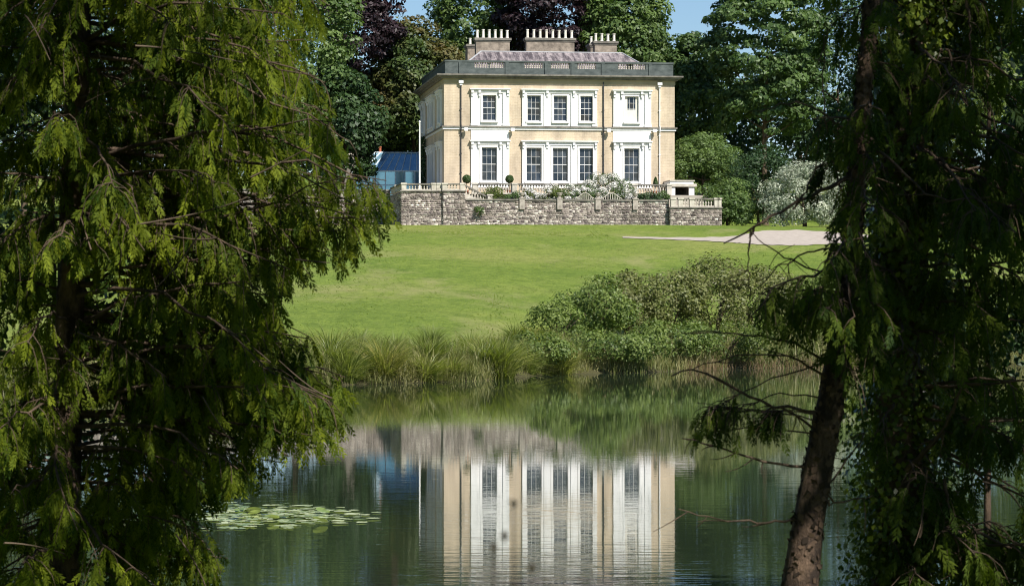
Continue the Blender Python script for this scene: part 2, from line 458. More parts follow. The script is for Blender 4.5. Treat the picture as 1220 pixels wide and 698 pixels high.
house = empty('country_house', HC, HR)
tag(house, 'buff brick country house with white window surrounds above the lawn', 'house')
WD, LD = 22.2, 22.0
ZB = -0.95

def window_bay(name_holes, M4, xc, ww, z0, z1, cols, rows_, blind=False):
    """sash window at local (xc), opening ww wide from z0 to z1 in the wall plane y=0 (outside is -y)"""
    f = MB(M4); t = 0.07; y0, y1 = 0.10, 0.17
    x0, x1 = xc - ww / 2, xc + ww / 2
    f.box(x0, x0 + t, y0, y1, z0, z1); f.box(x1 - t, x1, y0, y1, z0, z1)
    f.box(x0 + t, x1 - t, y0, y1, z1 - t, z1); f.box(x0 + t, x1 - t, y0, y1, z0, z0 + t + 0.03)
    win = f.build('window', M['white'], house)
    g = MB(M4); iw, ih = ww - 2 * t, (z1 - z0) - 2 * t - 0.03
    zi = z0 + t + 0.03; xi = x0 + t
    for k in range(1, cols): g.box(xi + iw * k / cols - 0.011, xi + iw * k / cols + 0.011, 0.115, 0.155, zi, zi + ih)
    for k in range(1, rows_):
        h = 0.028 if k == rows_ // 2 else 0.011
        g.box(xi, xi + iw, 0.11, 0.158, zi + ih * k / rows_ - h, zi + ih * k / rows_ + h)
    g.build('glazing_bars', M['white'], win)
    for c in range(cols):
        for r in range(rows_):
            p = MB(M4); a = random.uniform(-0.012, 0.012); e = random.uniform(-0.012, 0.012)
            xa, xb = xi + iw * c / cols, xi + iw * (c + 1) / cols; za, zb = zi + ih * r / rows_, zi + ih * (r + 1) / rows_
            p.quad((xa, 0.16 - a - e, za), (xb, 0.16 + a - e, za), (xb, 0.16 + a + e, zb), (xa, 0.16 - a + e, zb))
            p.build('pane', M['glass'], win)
    s = MB(M4); s.box(x0 - 0.16, x1 + 0.16, -0.26, 0.12, z0 - 0.16, z0 + 0.002); s.build('sill', M['white'], win)
    if blind:
        q = MB(M4); q.box(xi + 0.01, xi + iw - 0.01, 0.159 - 0.055, 0.162 - 0.055, zi, zi + ih * 0.47)
        q.box(xi + 0.01, xi + 0.2, 0.104, 0.107, zi + ih * 0.47, zi + ih); q.box(xi + iw - 0.2, xi + iw - 0.01, 0.104, 0.107, zi + ih * 0.47, zi + ih)
        q.build('blind', M['blind'], win)
    return win

def surround(M4, xa, xb, z0, z1, openings, hood, lower_panel=None, edge=0.62):
    """white surround: plate with the openings cut out, end pilasters, architraves, hood on console brackets"""
    s = MB(M4); T = -0.07
    xs = [xa] + [v for (c, w, a, b_) in openings for v in (c - w / 2, c + w / 2)] + [xb]
    oz0, oz1 = openings[0][2], openings[0][3]
    for k in range(0, len(xs) - 1, 2): s.box(xs[k], xs[k + 1], T, 0.02, z0, z1)
    for k in range(1, len(xs) - 1, 2):
        s.box(xs[k], xs[k + 1], T, 0.02, oz1, z1)
        if oz0 - 0.16 > z0: s.box(xs[k], xs[k + 1], T, 0.02, z0, oz0 - 0.16)
    s.box(xa, xa + edge, -0.17, T, z0, z1 - 0.02); s.box(xb - edge, xb, -0.17, T, z0, z1 - 0.02)
    s.box(xa - 0.04, xa + edge + 0.04, -0.20, T, z0, z0 + 0.22); s.box(xb - edge - 0.04, xb + 0.04, -0.20, T, z0, z0 + 0.22)
    mids = [(openings[k][0] + openings[k + 1][0]) / 2 for k in range(len(openings) - 1)]
    for mx_ in mids: s.box(mx_ - 0.30, mx_ + 0.30, -0.17, T, z0, z1 - 0.02)
    for (c, w, a, b_) in openings:
        s.box(c - w / 2 - 0.17, c - w / 2, -0.13, T, a, b_ + 0.17); s.box(c + w / 2, c + w / 2 + 0.17, -0.13, T, a, b_ + 0.17)
        s.box(c - w / 2, c + w / 2, -0.13, T, b_, b_ + 0.17)
    if lower_panel: s.box(xa, xb, T - 0.003, 0.02, *lower_panel)
    so_ = s.build('window_surround', M['white'], house)
    h = MB(M4); ha, hb = xa - 0.12, xb + 0.12
    h.box(xa + 0.02, xb - 0.02, -0.19, 0.0, z1, z1 + hood - 0.18); h.box(ha + 0.06, hb - 0.06, -0.30, 0.0, z1 + hood - 0.18, z1 + hood - 0.09); h.box(ha, hb, -0.40, 0.0, z1 + hood - 0.09, z1 + hood)
    h.build('hood', M['white'], so_)
    br = sorted(set([round(v, 3) for v in mids] + [xa + 0.12, xb - 0.12] + ([openings[0][0] - openings[0][1] / 2 - 0.3, openings[-1][0] + openings[-1][1] / 2 + 0.3] if len(openings) == 1 else [])))
    for v in br:
        q = MB(M4)
        q.box(v - 0.11, v + 0.11, -0.36, -0.172, z1 + hood - 0.42, z1 + hood - 0.185)
        q.box(v - 0.09, v + 0.09, -0.27, -0.172, z1 + hood - 0.72, z1 + hood - 0.42)
        q.build('bracket', M['white'], so_)

def holed_wall(mb, x0, x1, z0, z1, holes, reveal=0.22):
    xs = sorted(set([x0, x1] + [v for h in holes for v in h[:2]])); zs = sorted(set([z0, z1] + [v for h in holes for v in h[2:]]))
    for i in range(len(xs) - 1):
        for j in range(len(zs) - 1):
            cx_, cz_ = (xs[i] + xs[i + 1]) / 2, (zs[j] + zs[j + 1]) / 2
            if any(h[0] < cx_ < h[1] and h[2] < cz_ < h[3] for h in holes): continue
            mb.quad((xs[i], 0, zs[j]), (xs[i + 1], 0, zs[j]), (xs[i + 1], 0, zs[j + 1]), (xs[i], 0, zs[j + 1]))
    for (a, b_, c, d) in holes:
        mb.quad((a, 0, c), (a, reveal, c), (a, reveal, d), (a, 0, d)); mb.quad((b_, reveal, c), (b_, 0, c), (b_, 0, d), (b_, reveal, d))
        mb.quad((a, 0, d), (a, reveal, d), (b_, reveal, d), (b_, 0, d)); mb.quad((a, reveal, c), (a, 0, c), (b_, 0, c), (b_, reveal, c))
        mb.quad((a, reveal, c), (b_, reveal, c), (b_, reveal, d), (a, reveal, d))

UZ, GZ = (6.12, 8.58), (0.42, 3.62)
UW, GW = 1.32, 1.48
lx = lambda px: LP(px, 150, 0)[0]
ctr = [lx(583), lx(636), lx(667.5), lx(699.3), lx(752.5)]
ID = Matrix.Identity(4)
MS = Matrix.Translation((0, LD, 0)) @ Matrix.Rotation(R(-90), 4, 'Z')      # left flank: local x runs from back to front
side_c = [3.2, 9.4, 11.0, 12.6, 18.8]
wall = MB()
fh = [(c - UW / 2, c + UW / 2, *UZ) for c in ctr] + [(c - GW / 2, c + GW / 2, *GZ) for c in ctr]
holed_wall(wall, 0, WD, ZB, 10.12, fh)
w2 = MB(); holed_wall(w2, 0, LD, ZB, 10.12, [(c - 0.62, c + 0.62, *UZ) for c in side_c] + [(c - 0.70, c + 0.70, *GZ) for c in side_c])
wall.add([tuple(MS @ Vector(v)) for v in w2.v], w2.f)
wall.quad((WD, 0, ZB), (WD, LD, ZB), (WD, LD, 10.12), (WD, 0, 10.12)); wall.quad((WD, LD, ZB), (0, LD, ZB), (0, LD, 10.12), (WD, LD, 10.12))
wall.quad((0, 0, 10.12), (WD, 0, 10.12), (WD, LD, 10.12), (0, LD, 10.12))
wall.build('wall', M['buff'], house)
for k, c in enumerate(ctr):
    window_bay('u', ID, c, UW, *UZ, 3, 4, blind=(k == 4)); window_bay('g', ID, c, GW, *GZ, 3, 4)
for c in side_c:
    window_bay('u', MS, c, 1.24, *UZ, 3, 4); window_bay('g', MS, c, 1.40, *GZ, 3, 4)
U = lambda c, w=UW: (c, w, *UZ); G = lambda c, w=GW: (c, w, *GZ)
lxe = lambda p: lx(p)
surround(ID, lxe(561), lxe(606.5), 5.66, 8.78, [U(ctr[0])], 0.40)
surround(ID, lxe(622), lxe(711), 5.66, 8.78, [U(c) for c in ctr[1:4]], 0.40, edge=0.42)
surround(ID, lxe(730.5), lxe(775.5), 5.66, 8.78, [U(ctr[4])], 0.40)
surround(ID, lxe(561), lxe(606.5), -0.2, 3.86, [G(ctr[0])], 0.42, lower_panel=(4.30, 5.30))
surround(ID, lxe(622), lxe(711), -0.2, 3.86, [G(c) for c in ctr[1:4]], 0.42, edge=0.40)
surround(ID, lxe(730.5), lxe(775.5), -0.2, 3.86, [G(ctr[4])], 0.42, lower_panel=(4.30, 5.30))
for z0, z1, ho, oz, hw in ((5.66, 8.78, 0.40, UZ, 1.24), (-0.2, 3.86, 0.42, GZ, 1.40)):
    surround(MS, 1.5, 4.9, z0, z1, [(side_c[0], hw, *oz)], ho)
    surround(MS, 8.2, 13.8, z0, z1, [(c, hw, *oz) for c in side_c[1:4]], ho, edge=0.40)
    surround(MS, 17.1, 20.5, z0, z1, [(side_c[4], hw, *oz)], ho)

# string course, frieze, cornice: rings round the building
def ring(mb, o, z0, z1, inner=0.0):
    mb.box(-o, WD + o, -o, -inner, z0, z1); mb.box(-o, WD + o, LD + inner, LD + o, z0, z1)
    mb.box(-o, -inner, -inner, LD + inner, z0, z1); mb.box(WD + inner, WD + o, -inner, LD + inner, z0, z1)
q = MB(); ring(q, 0.12, 5.30, 5.50); q.build('string_course', M['white'], house)
q = MB(); ring(q, 0.22, 5.50, 5.63); q.build('string_ledge', M['stone_grey'], house)
q = MB(); ring(q, 0.05, 9.70, 10.10); q.build('frieze', plain('frieze_band', (0.33, 0.27, 0.18), (0.42, 0.35, 0.23), 0.9, 1.0), house)  # frieze band coloured darker than the brick below
q = MB(); ring(q, 0.28, 10.10, 10.25); ring(q, 0.55, 10.25, 10.38); ring(q, 0.72, 10.38, 10.52); q.build('cornice', M['stone_grey'], house)

# parapet with balustrade openings
op = [(565, 600.5), (624.5, 647), (656, 678.5), (687.5, 710), (736, 769)]
op = [(LP(a, 77, 0.2)[0], LP(b_, 77, 0.2)[0]) for a, b_ in op]
q = MB(); PY0, PY1 = 0.12, 0.50
PX0, PX1 = 0.12, WD - 0.12
q.box(PX0, PX1, PY0, PY1, 10.52, 11.17); q.box(PX0 - 0.05, PX1 + 0.05, PY0 - 0.05, PY1 + 0.05, 11.70, 11.86)
e = PX0
for a, b_ in op + [(PX1, None)]:
    q.box(e, a, PY0, PY1, 11.17, 11.70)
    if b_ is not None: e = b_
for px_ in (548.5, 604, 651, 682.5, 718.5, 775):
    v = LP(px_, 77, 0.1)[0]; q.box(v - 0.16, v + 0.16, PY0 - 0.09, PY0 - 0.002, 10.56, 11.69)
q.box(PX0, PX0 + 0.38, PY1, LD - 0.12, 10.52, 11.69); q.box(PX0 - 0.05, PX0 + 0.43, PY1 + 0.052, LD - 0.1, 11.70, 11.858)
q.box(PX1 - 0.38, PX1, PY1, LD - 0.12, 10.52, 11.69); q.box(PX1 - 0.43, PX1 + 0.05, PY1 + 0.052, LD - 0.1, 11.70, 11.858)
q.box(PX0 + 0.4, PX1 - 0.4, LD - 0.5, LD - 0.12, 10.52, 11.69)
par = q.build('parapet', M['parapet'], house)
BPROF = [(0.075, 0.0), (0.075, 0.06), (0.04, 0.09), (0.085, 0.22), (0.05, 0.34), (0.035, 0.42), (0.075, 0.47), (0.075, 0.53)]
bal = MB(); bal.lathe((0, 0, 0), BPROF, 8); BAL = bal.mesh('baluster'); BAL.materials.append(M['stone_pale'])
def baluster(parent, x, y, z, h):
    o = bpy.data.objects.new('baluster', BAL); COL.objects.link(o); o.parent = parent
    o.location = (x, y, z); o.scale = (1, 1, h / 0.53)
for a, b_ in op:
    n = max(2, round((b_ - a) / 0.235))
    for k in range(n): baluster(par, a + (b_ - a) * (k + 0.5) / n, 0.31, 11.17, 0.53)
v = LP(751, 77, 0.6)[0]
q = MB(); q.box(v - 0.25, v + 0.25, 0.62, 1.0, 10.9, 11.72); q.build('roof_vent', M['iron'], house)
q = MB(); v = LP(583, 78, 0.6)[0]; q.box(v - 0.14, v + 0.14, 0.64, 0.8, 10.9, 11.6); q.box(v - 0.2, v + 0.2, 0.62, 0.82, 11.6, 11.66); q.build('roof_hatch', M['ghframe'], house)

# roof: hipped slopes to a flat
q = MB(); zb, zr = 11.05, 13.25
rb = [(1.5, 1.2), (20.5, 1.2), (20.5, LD - 1.2), (1.5, LD - 1.2)]; rt = [(4.3, 6.2), (18.2, 6.2), (18.2, LD - 6.2), (4.3, LD - 6.2)]
q.add([(x, y, zb) for x, y in rb] + [(x, y, zr) for x, y in rt], [(0, 1, 5, 4), (1, 2, 6, 5), (2, 3, 7, 6), (3, 0, 4, 7), (4, 5, 6, 7)])
roof = q.build('roof', M['slate'], house)
q = MB(); q.box(0.5, WD - 0.5, 0.5, LD - 0.5, 10.6, 10.95); q.build('gutter_floor', M['lead'], roof)
q = MB(); q.tube((4.3, 6.2, zr + 0.02), (18.2, 6.2, zr + 0.02), 0.07)
for a, b_ in zip(rb, rt): q.tube((*a, zb + 0.02), (*b_, zr + 0.02), 0.08)
q.build('ridge_roll', M['lead'], roof)
def chimney(p0, p1, yl, depth, ytop, ypot, npot, zb=12.4):
    a, zt = LP(p0, ytop, yl); b_, _ = LP(p1, ytop, yl); _, zp = LP(p0, ypot, yl)
    q = MB(); q.box(a + 0.1, b_ - 0.1, yl, yl + depth, zb, zt - 0.36)
    ch = q.build('chimney', CHM, house)
    q = MB(); q.box(a + 0.03, b_ - 0.03, yl - 0.07, yl + depth + 0.07, zt - 0.36, zt - 0.22); q.box(a - 0.06, b_ + 0.06, yl - 0.16, yl + depth + 0.16, zt - 0.22, zt); q.build('chimney_cap', M['stone_grey'], ch)
    for k in range(npot):
        x = a + 0.28 + (b_ - a - 0.56) * (k / max(1, npot - 1) if npot > 1 else 0.5)
        pm = MB(); h = zp - zt + random.uniform(-0.04, 0.06)
        pm.lathe((x, yl + depth / 2, zt), [(0.17, 0), (0.17, 0.08), (0.135, 0.12), (0.12, h - 0.1), (0.155, h - 0.08), (0.155, h)], 10)
        pm.build('chimney_pot', M['pot'], ch)
CHM = plain('chimney_stone', (0.12, 0.10, 0.08), (0.36, 0.30, 0.24), 0.95, 1.8, bmp=0.5)
chimney(566, 608.5, 8.0, 1.1, 45.2, 35.2, 6)
chimney(626, 685.5, 8.0, 1.1, 45.2, 35.2, 8)
chimney(707.5, 736, 8.0, 1.1, 49.2, 39.5, 4)
chimney(556, 567, 13.0, 2.0, 53, 44.8, 1)
chimney(702.5, 710, 12.5, 2.0, 52, 43, 1)

# downpipes with hoppers, wall lamps
for px_, mt, zt in ((549, 'iron', 9.65), (718.8, 'iron', 9.9), (785.7, 'white', 9.65)):
    v = lx(px_); q = MB()
    for za, zb_ in ((ZB, 5.30), (5.63, zt)): q.tube((v, -0.10, za), (v, -0.10, zb_), 0.06)
    q.tube((v, -0.28, 5.22), (v, -0.28, 5.70), 0.06); q.tube((v, -0.10, 5.22), (v, -0.28, 5.22), 0.055); q.tube((v, -0.10, 5.70), (v, -0.28, 5.70), 0.055)
    for zc in (1.2, 3.0, 4.8, 7.2): q.box(v - 0.1, v + 0.1, -0.16, 0.0, zc, zc + 0.06)
    dp = q.build('downpipe', M[mt], house)
    if px_ != 718.8:
        h = MB(); h.box(v - 0.22, v + 0.22, -0.32, -0.05, zt, zt + 0.28); h.box(v - 0.13, v + 0.13, -0.24, -0.052, zt - 0.2, zt); h.build('hopper', M['white'], dp)
for px_ in (554.5, 610, 724.3, 779):
    v = lx(px_); q = MB(); q.box(v - 0.05, v + 0.05, -0.34, -0.12, 5.28, 5.36); q.box(v - 0.17, v + 0.17, -0.62, -0.30, 5.14, 5.44); q.build('wall_lamp', M['white'], house)

# climber on the flank
def leaf_quads(c, n, s, w=0.6, fold=0.15, rnd=None):
    """diamond leaves: centres c, normals n, half lengths s"""
    k = len(c)
    t = nrm(np.cross(n, nrm(rng.normal(size=(k, 3))))); b_ = np.cross(n, t)
    s = np.broadcast_to(np.asarray(s, float), (k,))[:, None]
    up_ = n * s * fold
    V4 = np.stack([c - t * s, c + b_ * s * w + up_, c + t * s, c - b_ * s * w + up_], 1)
    return V4
q = QB(); n = 1500
yy = 16.8 + rng.normal(0, 0.55, n); zz = rng.uniform(ZB, 5.6, n); xx = -rng.uniform(0.05, 0.55, n)
c = np.stack([xx, yy, zz], -1); nn = nrm(np.array((-1.0, -0.3, 0.4)) + rng.normal(0, 0.5, (n, 3)))
q.quads4(leaf_quads(c, nn, rng.uniform(0.08, 0.16, n)), rng.uniform(0, 1, n)); q.build('climber', M['green_c'], house, kind='stuff')

# ------------------------------------------------------------------ terrace, walls, balustrades
terr = empty('terrace', HC, HR); tag(terr, kind='structure')
FX = lambda px, yl: LP(px, 240, yl)[0]
xa, xb, xc_, xd, xe = FX(478, -7), FX(527.5, -7), FX(554, -7), FX(797, -7), FX(860, -7.6)
q = MB(); q.box(xa + 0.3, WD + 3.5, -3.6, 28, -5.0, ZB); q.box(-34, xa + 0.298, 4.4, 28, -5.0, ZB - 0.004); q.build('upper_terrace', M['paving'], terr)
q = MB(); q.box(xa + 0.3, xc_ - 0.2, -6.6, -3.602, -5.0, ZB - 0.002); q.build('bastion_floor', M['paving'], terr)
q = MB(); q.box(xc_ - 0.198, xd + 0.2, -6.65, -3.602, -5.0, -2.35); q.build('garden_bed', plain('garden_soil', (0.04, 0.03, 0.02), (0.09, 0.07, 0.045), 0.95, 2.0), terr)
q = MB(); q.box(xd + 0.202, xe - 0.3, -7.2, -3.602, -5.0, -2.36); q.build('lower_floor', M['paving'], terr)

def masonry(x0, x1, z0, z1, ax, off, sgn=-1, cell=0.36):
    """rubble courses on a wall face; ax='x' face looks to -y at y=off, ax='y' face looks to -x at x=off"""
    qb = QB(); z = z0
    while z < z1 - 0.05:
        h = min(random.uniform(0.09, 0.21), z1 - z)
        if z1 - (z + h) < 0.08: h = z1 - z
        x = x0
        while x < x1 - 0.02:
            l = min(random.uniform(0.12, 0.38), x1 - x)
            if x1 - (x + l) < 0.12: l = x1 - x
            g = 0.012; d = random.uniform(0.015, 0.065); b_ = 0.03
            o = [(x + g, 0, z + g), (x + l - g, 0, z + g), (x + l - g, 0, z + h - g), (x + g, 0, z + h - g)]
            fr = [(x + g + b_ * random.random(), -d, z + g + b_ * random.random()), (x + l - g - b_ * random.random(), -d, z + g + b_ * random.random()),
                  (x + l - g - b_ * random.random(), -d, z + h - g - b_ * random.random()), (x + g + b_ * random.random(), -d, z + h - g - b_ * random.random())]
            vv = np.array(o + fr); r = min(1.0, max(0.0, random.gauss(0.5, 0.33)))
            if ax == 'x': w = np.stack([vv[:, 0], off + vv[:, 1], vv[:, 2]], -1)
            else: w = np.stack([off + vv[:, 1], vv[:, 0], vv[:, 2]], -1)
            qb.add(w, [(4, 5, 6, 7), (0, 1, 5, 4), (1, 2, 6, 5), (2, 3, 7, 6), (3, 0, 4, 7)] if ax == 'x' else [(7, 6, 5, 4), (4, 5, 1, 0), (5, 6, 2, 1), (6, 7, 3, 2), (7, 4, 0, 3)], r)
            x += l
        z += h
    return qb
M['mortar'] = plain('mortar', (0.24, 0.21, 0.18), (0.36, 0.32, 0.28), 0.95, 3.0)
def wall_thing(name, label, boxes, faces, copings, extra=None):
    w = empty(name, HC, HR); tag(w, label, 'wall')
    q = MB()
    for bx_ in boxes: q.box(*bx_)
    q.build('core', M['mortar'], w)
    for f in faces: masonry(*f).build('masonry', M['rubble'], w, kind='stuff')
    for cbox in copings: q = MB(); q.box(*cbox); q.build('coping', M['stone_grey'] if len(copings) == 1 else M['stone_grey'], w)
    return w
zg = -4.25                                   # below the turf at the wall foot
zA = -0.86
wall_thing('bastion_wall', 'tall rubble stone bastion wall under the stone balustrade', [(xa, xb, -7, -3.65, zg, zA), (xb, xc_, -7.25, -3.65, zg, zA), (xa, xa + 0.6, -3.65, 4.0, zg, zA)],
           [(xa, xb - 0.005, zg, zA, 'x', -7), (xb, xc_, zg, zA, 'x', -7.25), (-7, 4.0, zg, zA, 'y', xa), (-7.25, -7.0, zg, zA, 'y', xb)],
           [(xa - 0.1, xb - 0.101, -7.14, -6.6, zA, zA + 0.10), (xb - 0.1, xc_ + 0.06, -7.39, -6.6, zA, zA + 0.102)])
zF = LP(690, 239.5, -7)[1]
wall_thing('garden_wall', 'long low rubble wall in front of the white rose bushes', [(xc_ + 0.004, xd, -7, -6.62, zg, zF)], [(xc_ + 0.004, xd, zg, zF, 'x', -7)],
           [(xc_ + 0.08, xd - 0.02, -7.13, -6.55, zF, zF + 0.14)])
zR = LP(830, 248, -7.6)[1]
wall_thing('corner_wall', 'rubble wall corner below the balustrade beside the gravel', [(xd + 0.004, xe, -7.6, -7.1, zg, zR), (xe - 0.5, xe, -7.1, -1.0, zg, zR), (xd + 0.004, xd + 0.4, -7.1, -6.99, zg, zR)],
           [(xd + 0.004, xe, zg, zR, 'x', -7.6), (-7.6, -7.14, zg, zR, 'y', xd + 0.004)], [(xd - 0.05, xe + 0.08, -7.74, -7.05, zR, zR + 0.10), (xe - 0.55, xe + 0.08, -7.04, -1.0, zR, zR + 0.10)])
wall_thing('kitchen_garden_wall', 'rubble wall running behind the cypress towards the glasshouse', [(-34, xa - 0.004, 4.0, 4.5, zg, ZB + 0.55)], [(-34, xa - 0.004, zg, ZB + 0.55, 'x', 4.0)], [(-34, xa + 0.05, 3.86, 4.6, ZB + 0.55, ZB + 0.68)])

def balustrade(name, label, runs, z0, h, peds, gap=0.26):
    """runs: straight pieces ((x0,y0),(x1,y1)); peds: pedestal centres"""
    o = empty(name, HC, HR); tag(o, label, 'balustrade', 'stone balustrades of the terrace')
    for (a, b_) in runs:
        a, b_ = Vector((*a, 0)), Vector((*b_, 0)); d = (b_ - a); L = d.length; an = math.atan2(d.y, d.x)
        Mx = Matrix.Translation((a.x, a.y, z0)) @ Matrix.Rotation(an, 4, 'Z')
        q = MB(Mx); q.box(0, L, -0.13, 0.13, 0, 0.12); q.build('plinth', M['stone_pale'], o)
        q = MB(Mx); q.box(0, L, -0.17, 0.17, h - 0.13, h); q.build('rail', M['stone_grey'], o)
        n = int(L / gap)
        for k in range(n):
            p = a + d * ((k + 0.5) / n)
            if any(abs(p.x - s[0]) < 0.27 and abs(p.y - s[1]) < 0.27 for s in peds): continue
            baluster(o, p.x, p.y, z0 + 0.12, h - 0.25)
    for (x, y) in peds:
        q = MB(); q.box(x - 0.22, x + 0.22, y - 0.22, y + 0.22, z0 + 0.002, z0 + h - 0.131); q.box(x - 0.27, x + 0.27, y - 0.27, y + 0.27, z0 + h - 0.128, z0 + h + 0.04)
        q.build('pedestal', M['stone_pale'], o)
    return o
hb = LP(500, 218.6, -6.85)[1] - (zA + 0.10)
balustrade('balustrade', 'stone balustrade on top of the tall bastion wall', [((xa + 0.1, -6.85), (xb - 0.2, -6.85)), ((xa + 0.1, -6.5), (xa + 0.1, 3.8))], zA + 0.10, hb, [(xa + 0.25, -6.85), (xb - 0.35, -6.85), ((xa + xb) / 2 + 1.1, -6.85), (xa + 0.1, -2.0)])
balustrade('balustrade', 'short stone balustrade beside the garden steps', [((xb + 0.02, -7.08), (xc_ - 0.1, -7.08))], zA + 0.102, hb, [(xb + 0.16, -7.08), (xc_ - 0.25, -7.08)])
zu = LP(700, 219.3, -3.7)[1]
balustrade('balustrade', 'stone balustrade below the house front behind the roses', [((xc_ + 1.2, -3.75), (WD - 1.2, -3.75))], ZB + 0.002, zu - ZB, [(xc_ + 1.3, -3.75), (6.2, -3.75), (10.0, -3.75), (14.0, -3.75), (17.6, -3.75), (WD - 1.3, -3.75)])
hr_ = LP(830, 236.3, -7.4)[1] - (zR + 0.10)
balustrade('balustrade', 'stone balustrade on the wall corner beside the gravel', [((xd + 0.15, -7.4), (xe - 0.05, -7.4)), ((xe - 0.2, -7.2), (xe - 0.2, -1.2))], zR + 0.101, hr_, [(xd + 0.3, -7.4), (FX(824, -7.4), -7.4), (xe - 0.25, -7.4), (FX(846, -7.4) + 0.6, -7.4), (xd + 1.0, -7.4)])
# sloping stair parapet between bastion and garden
q = empty('stair_parapet', HC, HR); tag(q, 'sloping stone stair balustrade going down into the rose garden', 'balustrade')
s0, s1 = (xc_ + 0.1, -6.1), (xc_ + 2.2, -6.1)
zt0, zt1 = LP(556, 220, -6.1)[1], LP(577, 234, -6.1)[1]
st = MB()
for k in range(8):
    xk = xc_ + 0.05 + k * 0.27; st.box(xk, xk + 0.268, -5.95, -4.4, -2.6, ZB - (k + 1) * 0.165)
st.build('steps', M['stone_pale'], q)
rl = MB(); rl.add([(s0[0], -6.25, zt0 - 0.14), (s1[0], -6.25, zt1 - 0.14), (s1[0], -5.97, zt1 - 0.14), (s0[0], -5.97, zt0 - 0.14), (s0[0], -6.25, zt0), (s1[0], -6.25, zt1), (s1[0], -5.97, zt1), (s0[0], -5.97, zt0)],
       [(0, 3, 2, 1), (4, 5, 6, 7), (0, 1, 5, 4), (1, 2, 6, 5), (2, 3, 7, 6), (3, 0, 4, 7)]); rl.build('rail', M['stone_grey'], q)
for k in range(8):
    f = (k + 0.5) / 8; xk = s0[0] + (s1[0] - s0[0]) * f; zk = zt0 + (zt1 - zt0) * f - 0.14
    baluster(q, xk, -6.11, zk - 0.62, 0.63)
bs = MB(); bs.add([(s0[0], -6.25, -2.6), (s1[0], -6.25, -2.6), (s1[0], -5.97, -2.6), (s0[0], -5.97, -2.6), (s0[0], -6.25, zt0 - 0.76), (s1[0], -6.25, zt1 - 0.76), (s1[0], -5.97, zt1 - 0.76), (s0[0], -5.97, zt0 - 0.76)],
       [(0, 3, 2, 1), (4, 5, 6, 7), (0, 1, 5, 4), (1, 2, 6, 5), (2, 3, 7, 6), (3, 0, 4, 7)]); bs.build('string_wall', M['stone_pale'], q)
pp = MB(); pp.box(s1[0], s1[0] + 0.45, -6.34, -5.88, -2.5, zt1 + 0.05); pp.box(s1[0] - 0.06, s1[0] + 0.51, -6.40, -5.82, zt1 + 0.05, zt1 + 0.18); pp.build('pedestal', M['stone_pale'], q)

# garden wall piers with urns, scalloped trellis panels
for px_, lab in ((667, 'stone pier with a squat urn beside the first rose bush on the garden wall'), (712.5, 'stone pier with an urn between two arched trellis panels'), (757, 'stone pier with an urn at the end of the rose bushes'), (622, 'pale stone pier with an urn near the yellow shrub by the steps')):
    v = FX(px_, -7.1); t = empty('garden_pier', W2(v, -7.1, zF - 1.0), HR); tag(t, lab, 'pier', 'piers along the garden wall')
    q = MB(); q.box(-0.24, 0.24, -0.10, 0.35, 0.2, 1.16); q.box(-0.29, 0.29, -0.15, 0.40, 1.16, 1.26); q.build('pillar', M['rubble_plain'], t)
    q = MB(); q.lathe((0, 0.1, 1.26), [(0.16, 0), (0.16, 0.06), (0.07, 0.12), (0.2, 0.24), (0.25, 0.38), (0.29, 0.44), (0.27, 0.48)], 12); q.build('urn', M['rubble_plain'], t)
for p0, p1, lab in ((686, 708, 'scalloped pale trellis panel on the garden wall under low roses'), (716, 741, 'scalloped pale trellis panel on the garden wall under the tallest roses')):
    a, b_ = FX(p0, -6.85), FX(p1, -6.85); t = empty('trellis', W2((a + b_) / 2, -6.85, zF + 0.14), HR); tag(t, lab, 'trellis', 'trellis panels on the garden wall')
    L = b_ - a; n = 9; fr = MB(); prev = None
    for k in range(n + 1):
        x = -L / 2 + L * k / n; h = 0.08 + 0.55 * math.sin(math.pi * k / n) ** 1.6
        sl_ = MB(); sl_.box(x - 0.03, x + 0.03, -0.02, 0.02, -0.003, h); sl_.build('slat', M['stone_pale'], t)
        if prev: fr.tube((prev[0], -0.03, prev[1]), (x, -0.03, h), 0.04, 6)
        prev = (x, h)
    fr.build('top_rail', M['stone_pale'], t)

# garden pavilion at the right corner of the house
t = empty('garden_pavilion', HC, HR); tag(t, 'small white stone loggia with dark opening at the house corner', 'pavilion')
x0, x1 = LP(799, 230, -3.2)[0], LP(828, 230, -3.2)[0]; zt = LP(810, 214.6, -3.2)[1]; zm = LP(810, 221, -3.2)[1]
q = MB(); q.box(x0, x1 - 0.1, -3.0, 1.0, zm + 0.15, zt - 0.1); q.build('attic', M['white'], t)
q = MB(); q.box(x0 - 0.05, x1, -3.1, 1.1, zt - 0.1, zt); q.box(x0 - 0.35, x1 + 0.15, -3.3, 1.1, zm - 0.12, zm + 0.15); q.build('cornice', M['stone_pale'], t)
for v in (x0 - 0.05, x1 - 0.55):
    q = MB(); q.box(v, v + 0.5, -3.15, -2.65, -2.36, zm - 0.12); q.box(v - 0.05, v + 0.55, -3.2, -2.6, -2.36, -2.1); q.build('pillar', M['white'], t)
q = MB(); q.box(x0 + 0.2, x1 - 0.2, 0.6, 0.9, -2.36, zm - 0.12); q.box(x1 - 0.35, x1 - 0.2, -2.6, 0.6, -2.36, zm - 0.12); q.build('back_wall', M['stone_grey'], t)

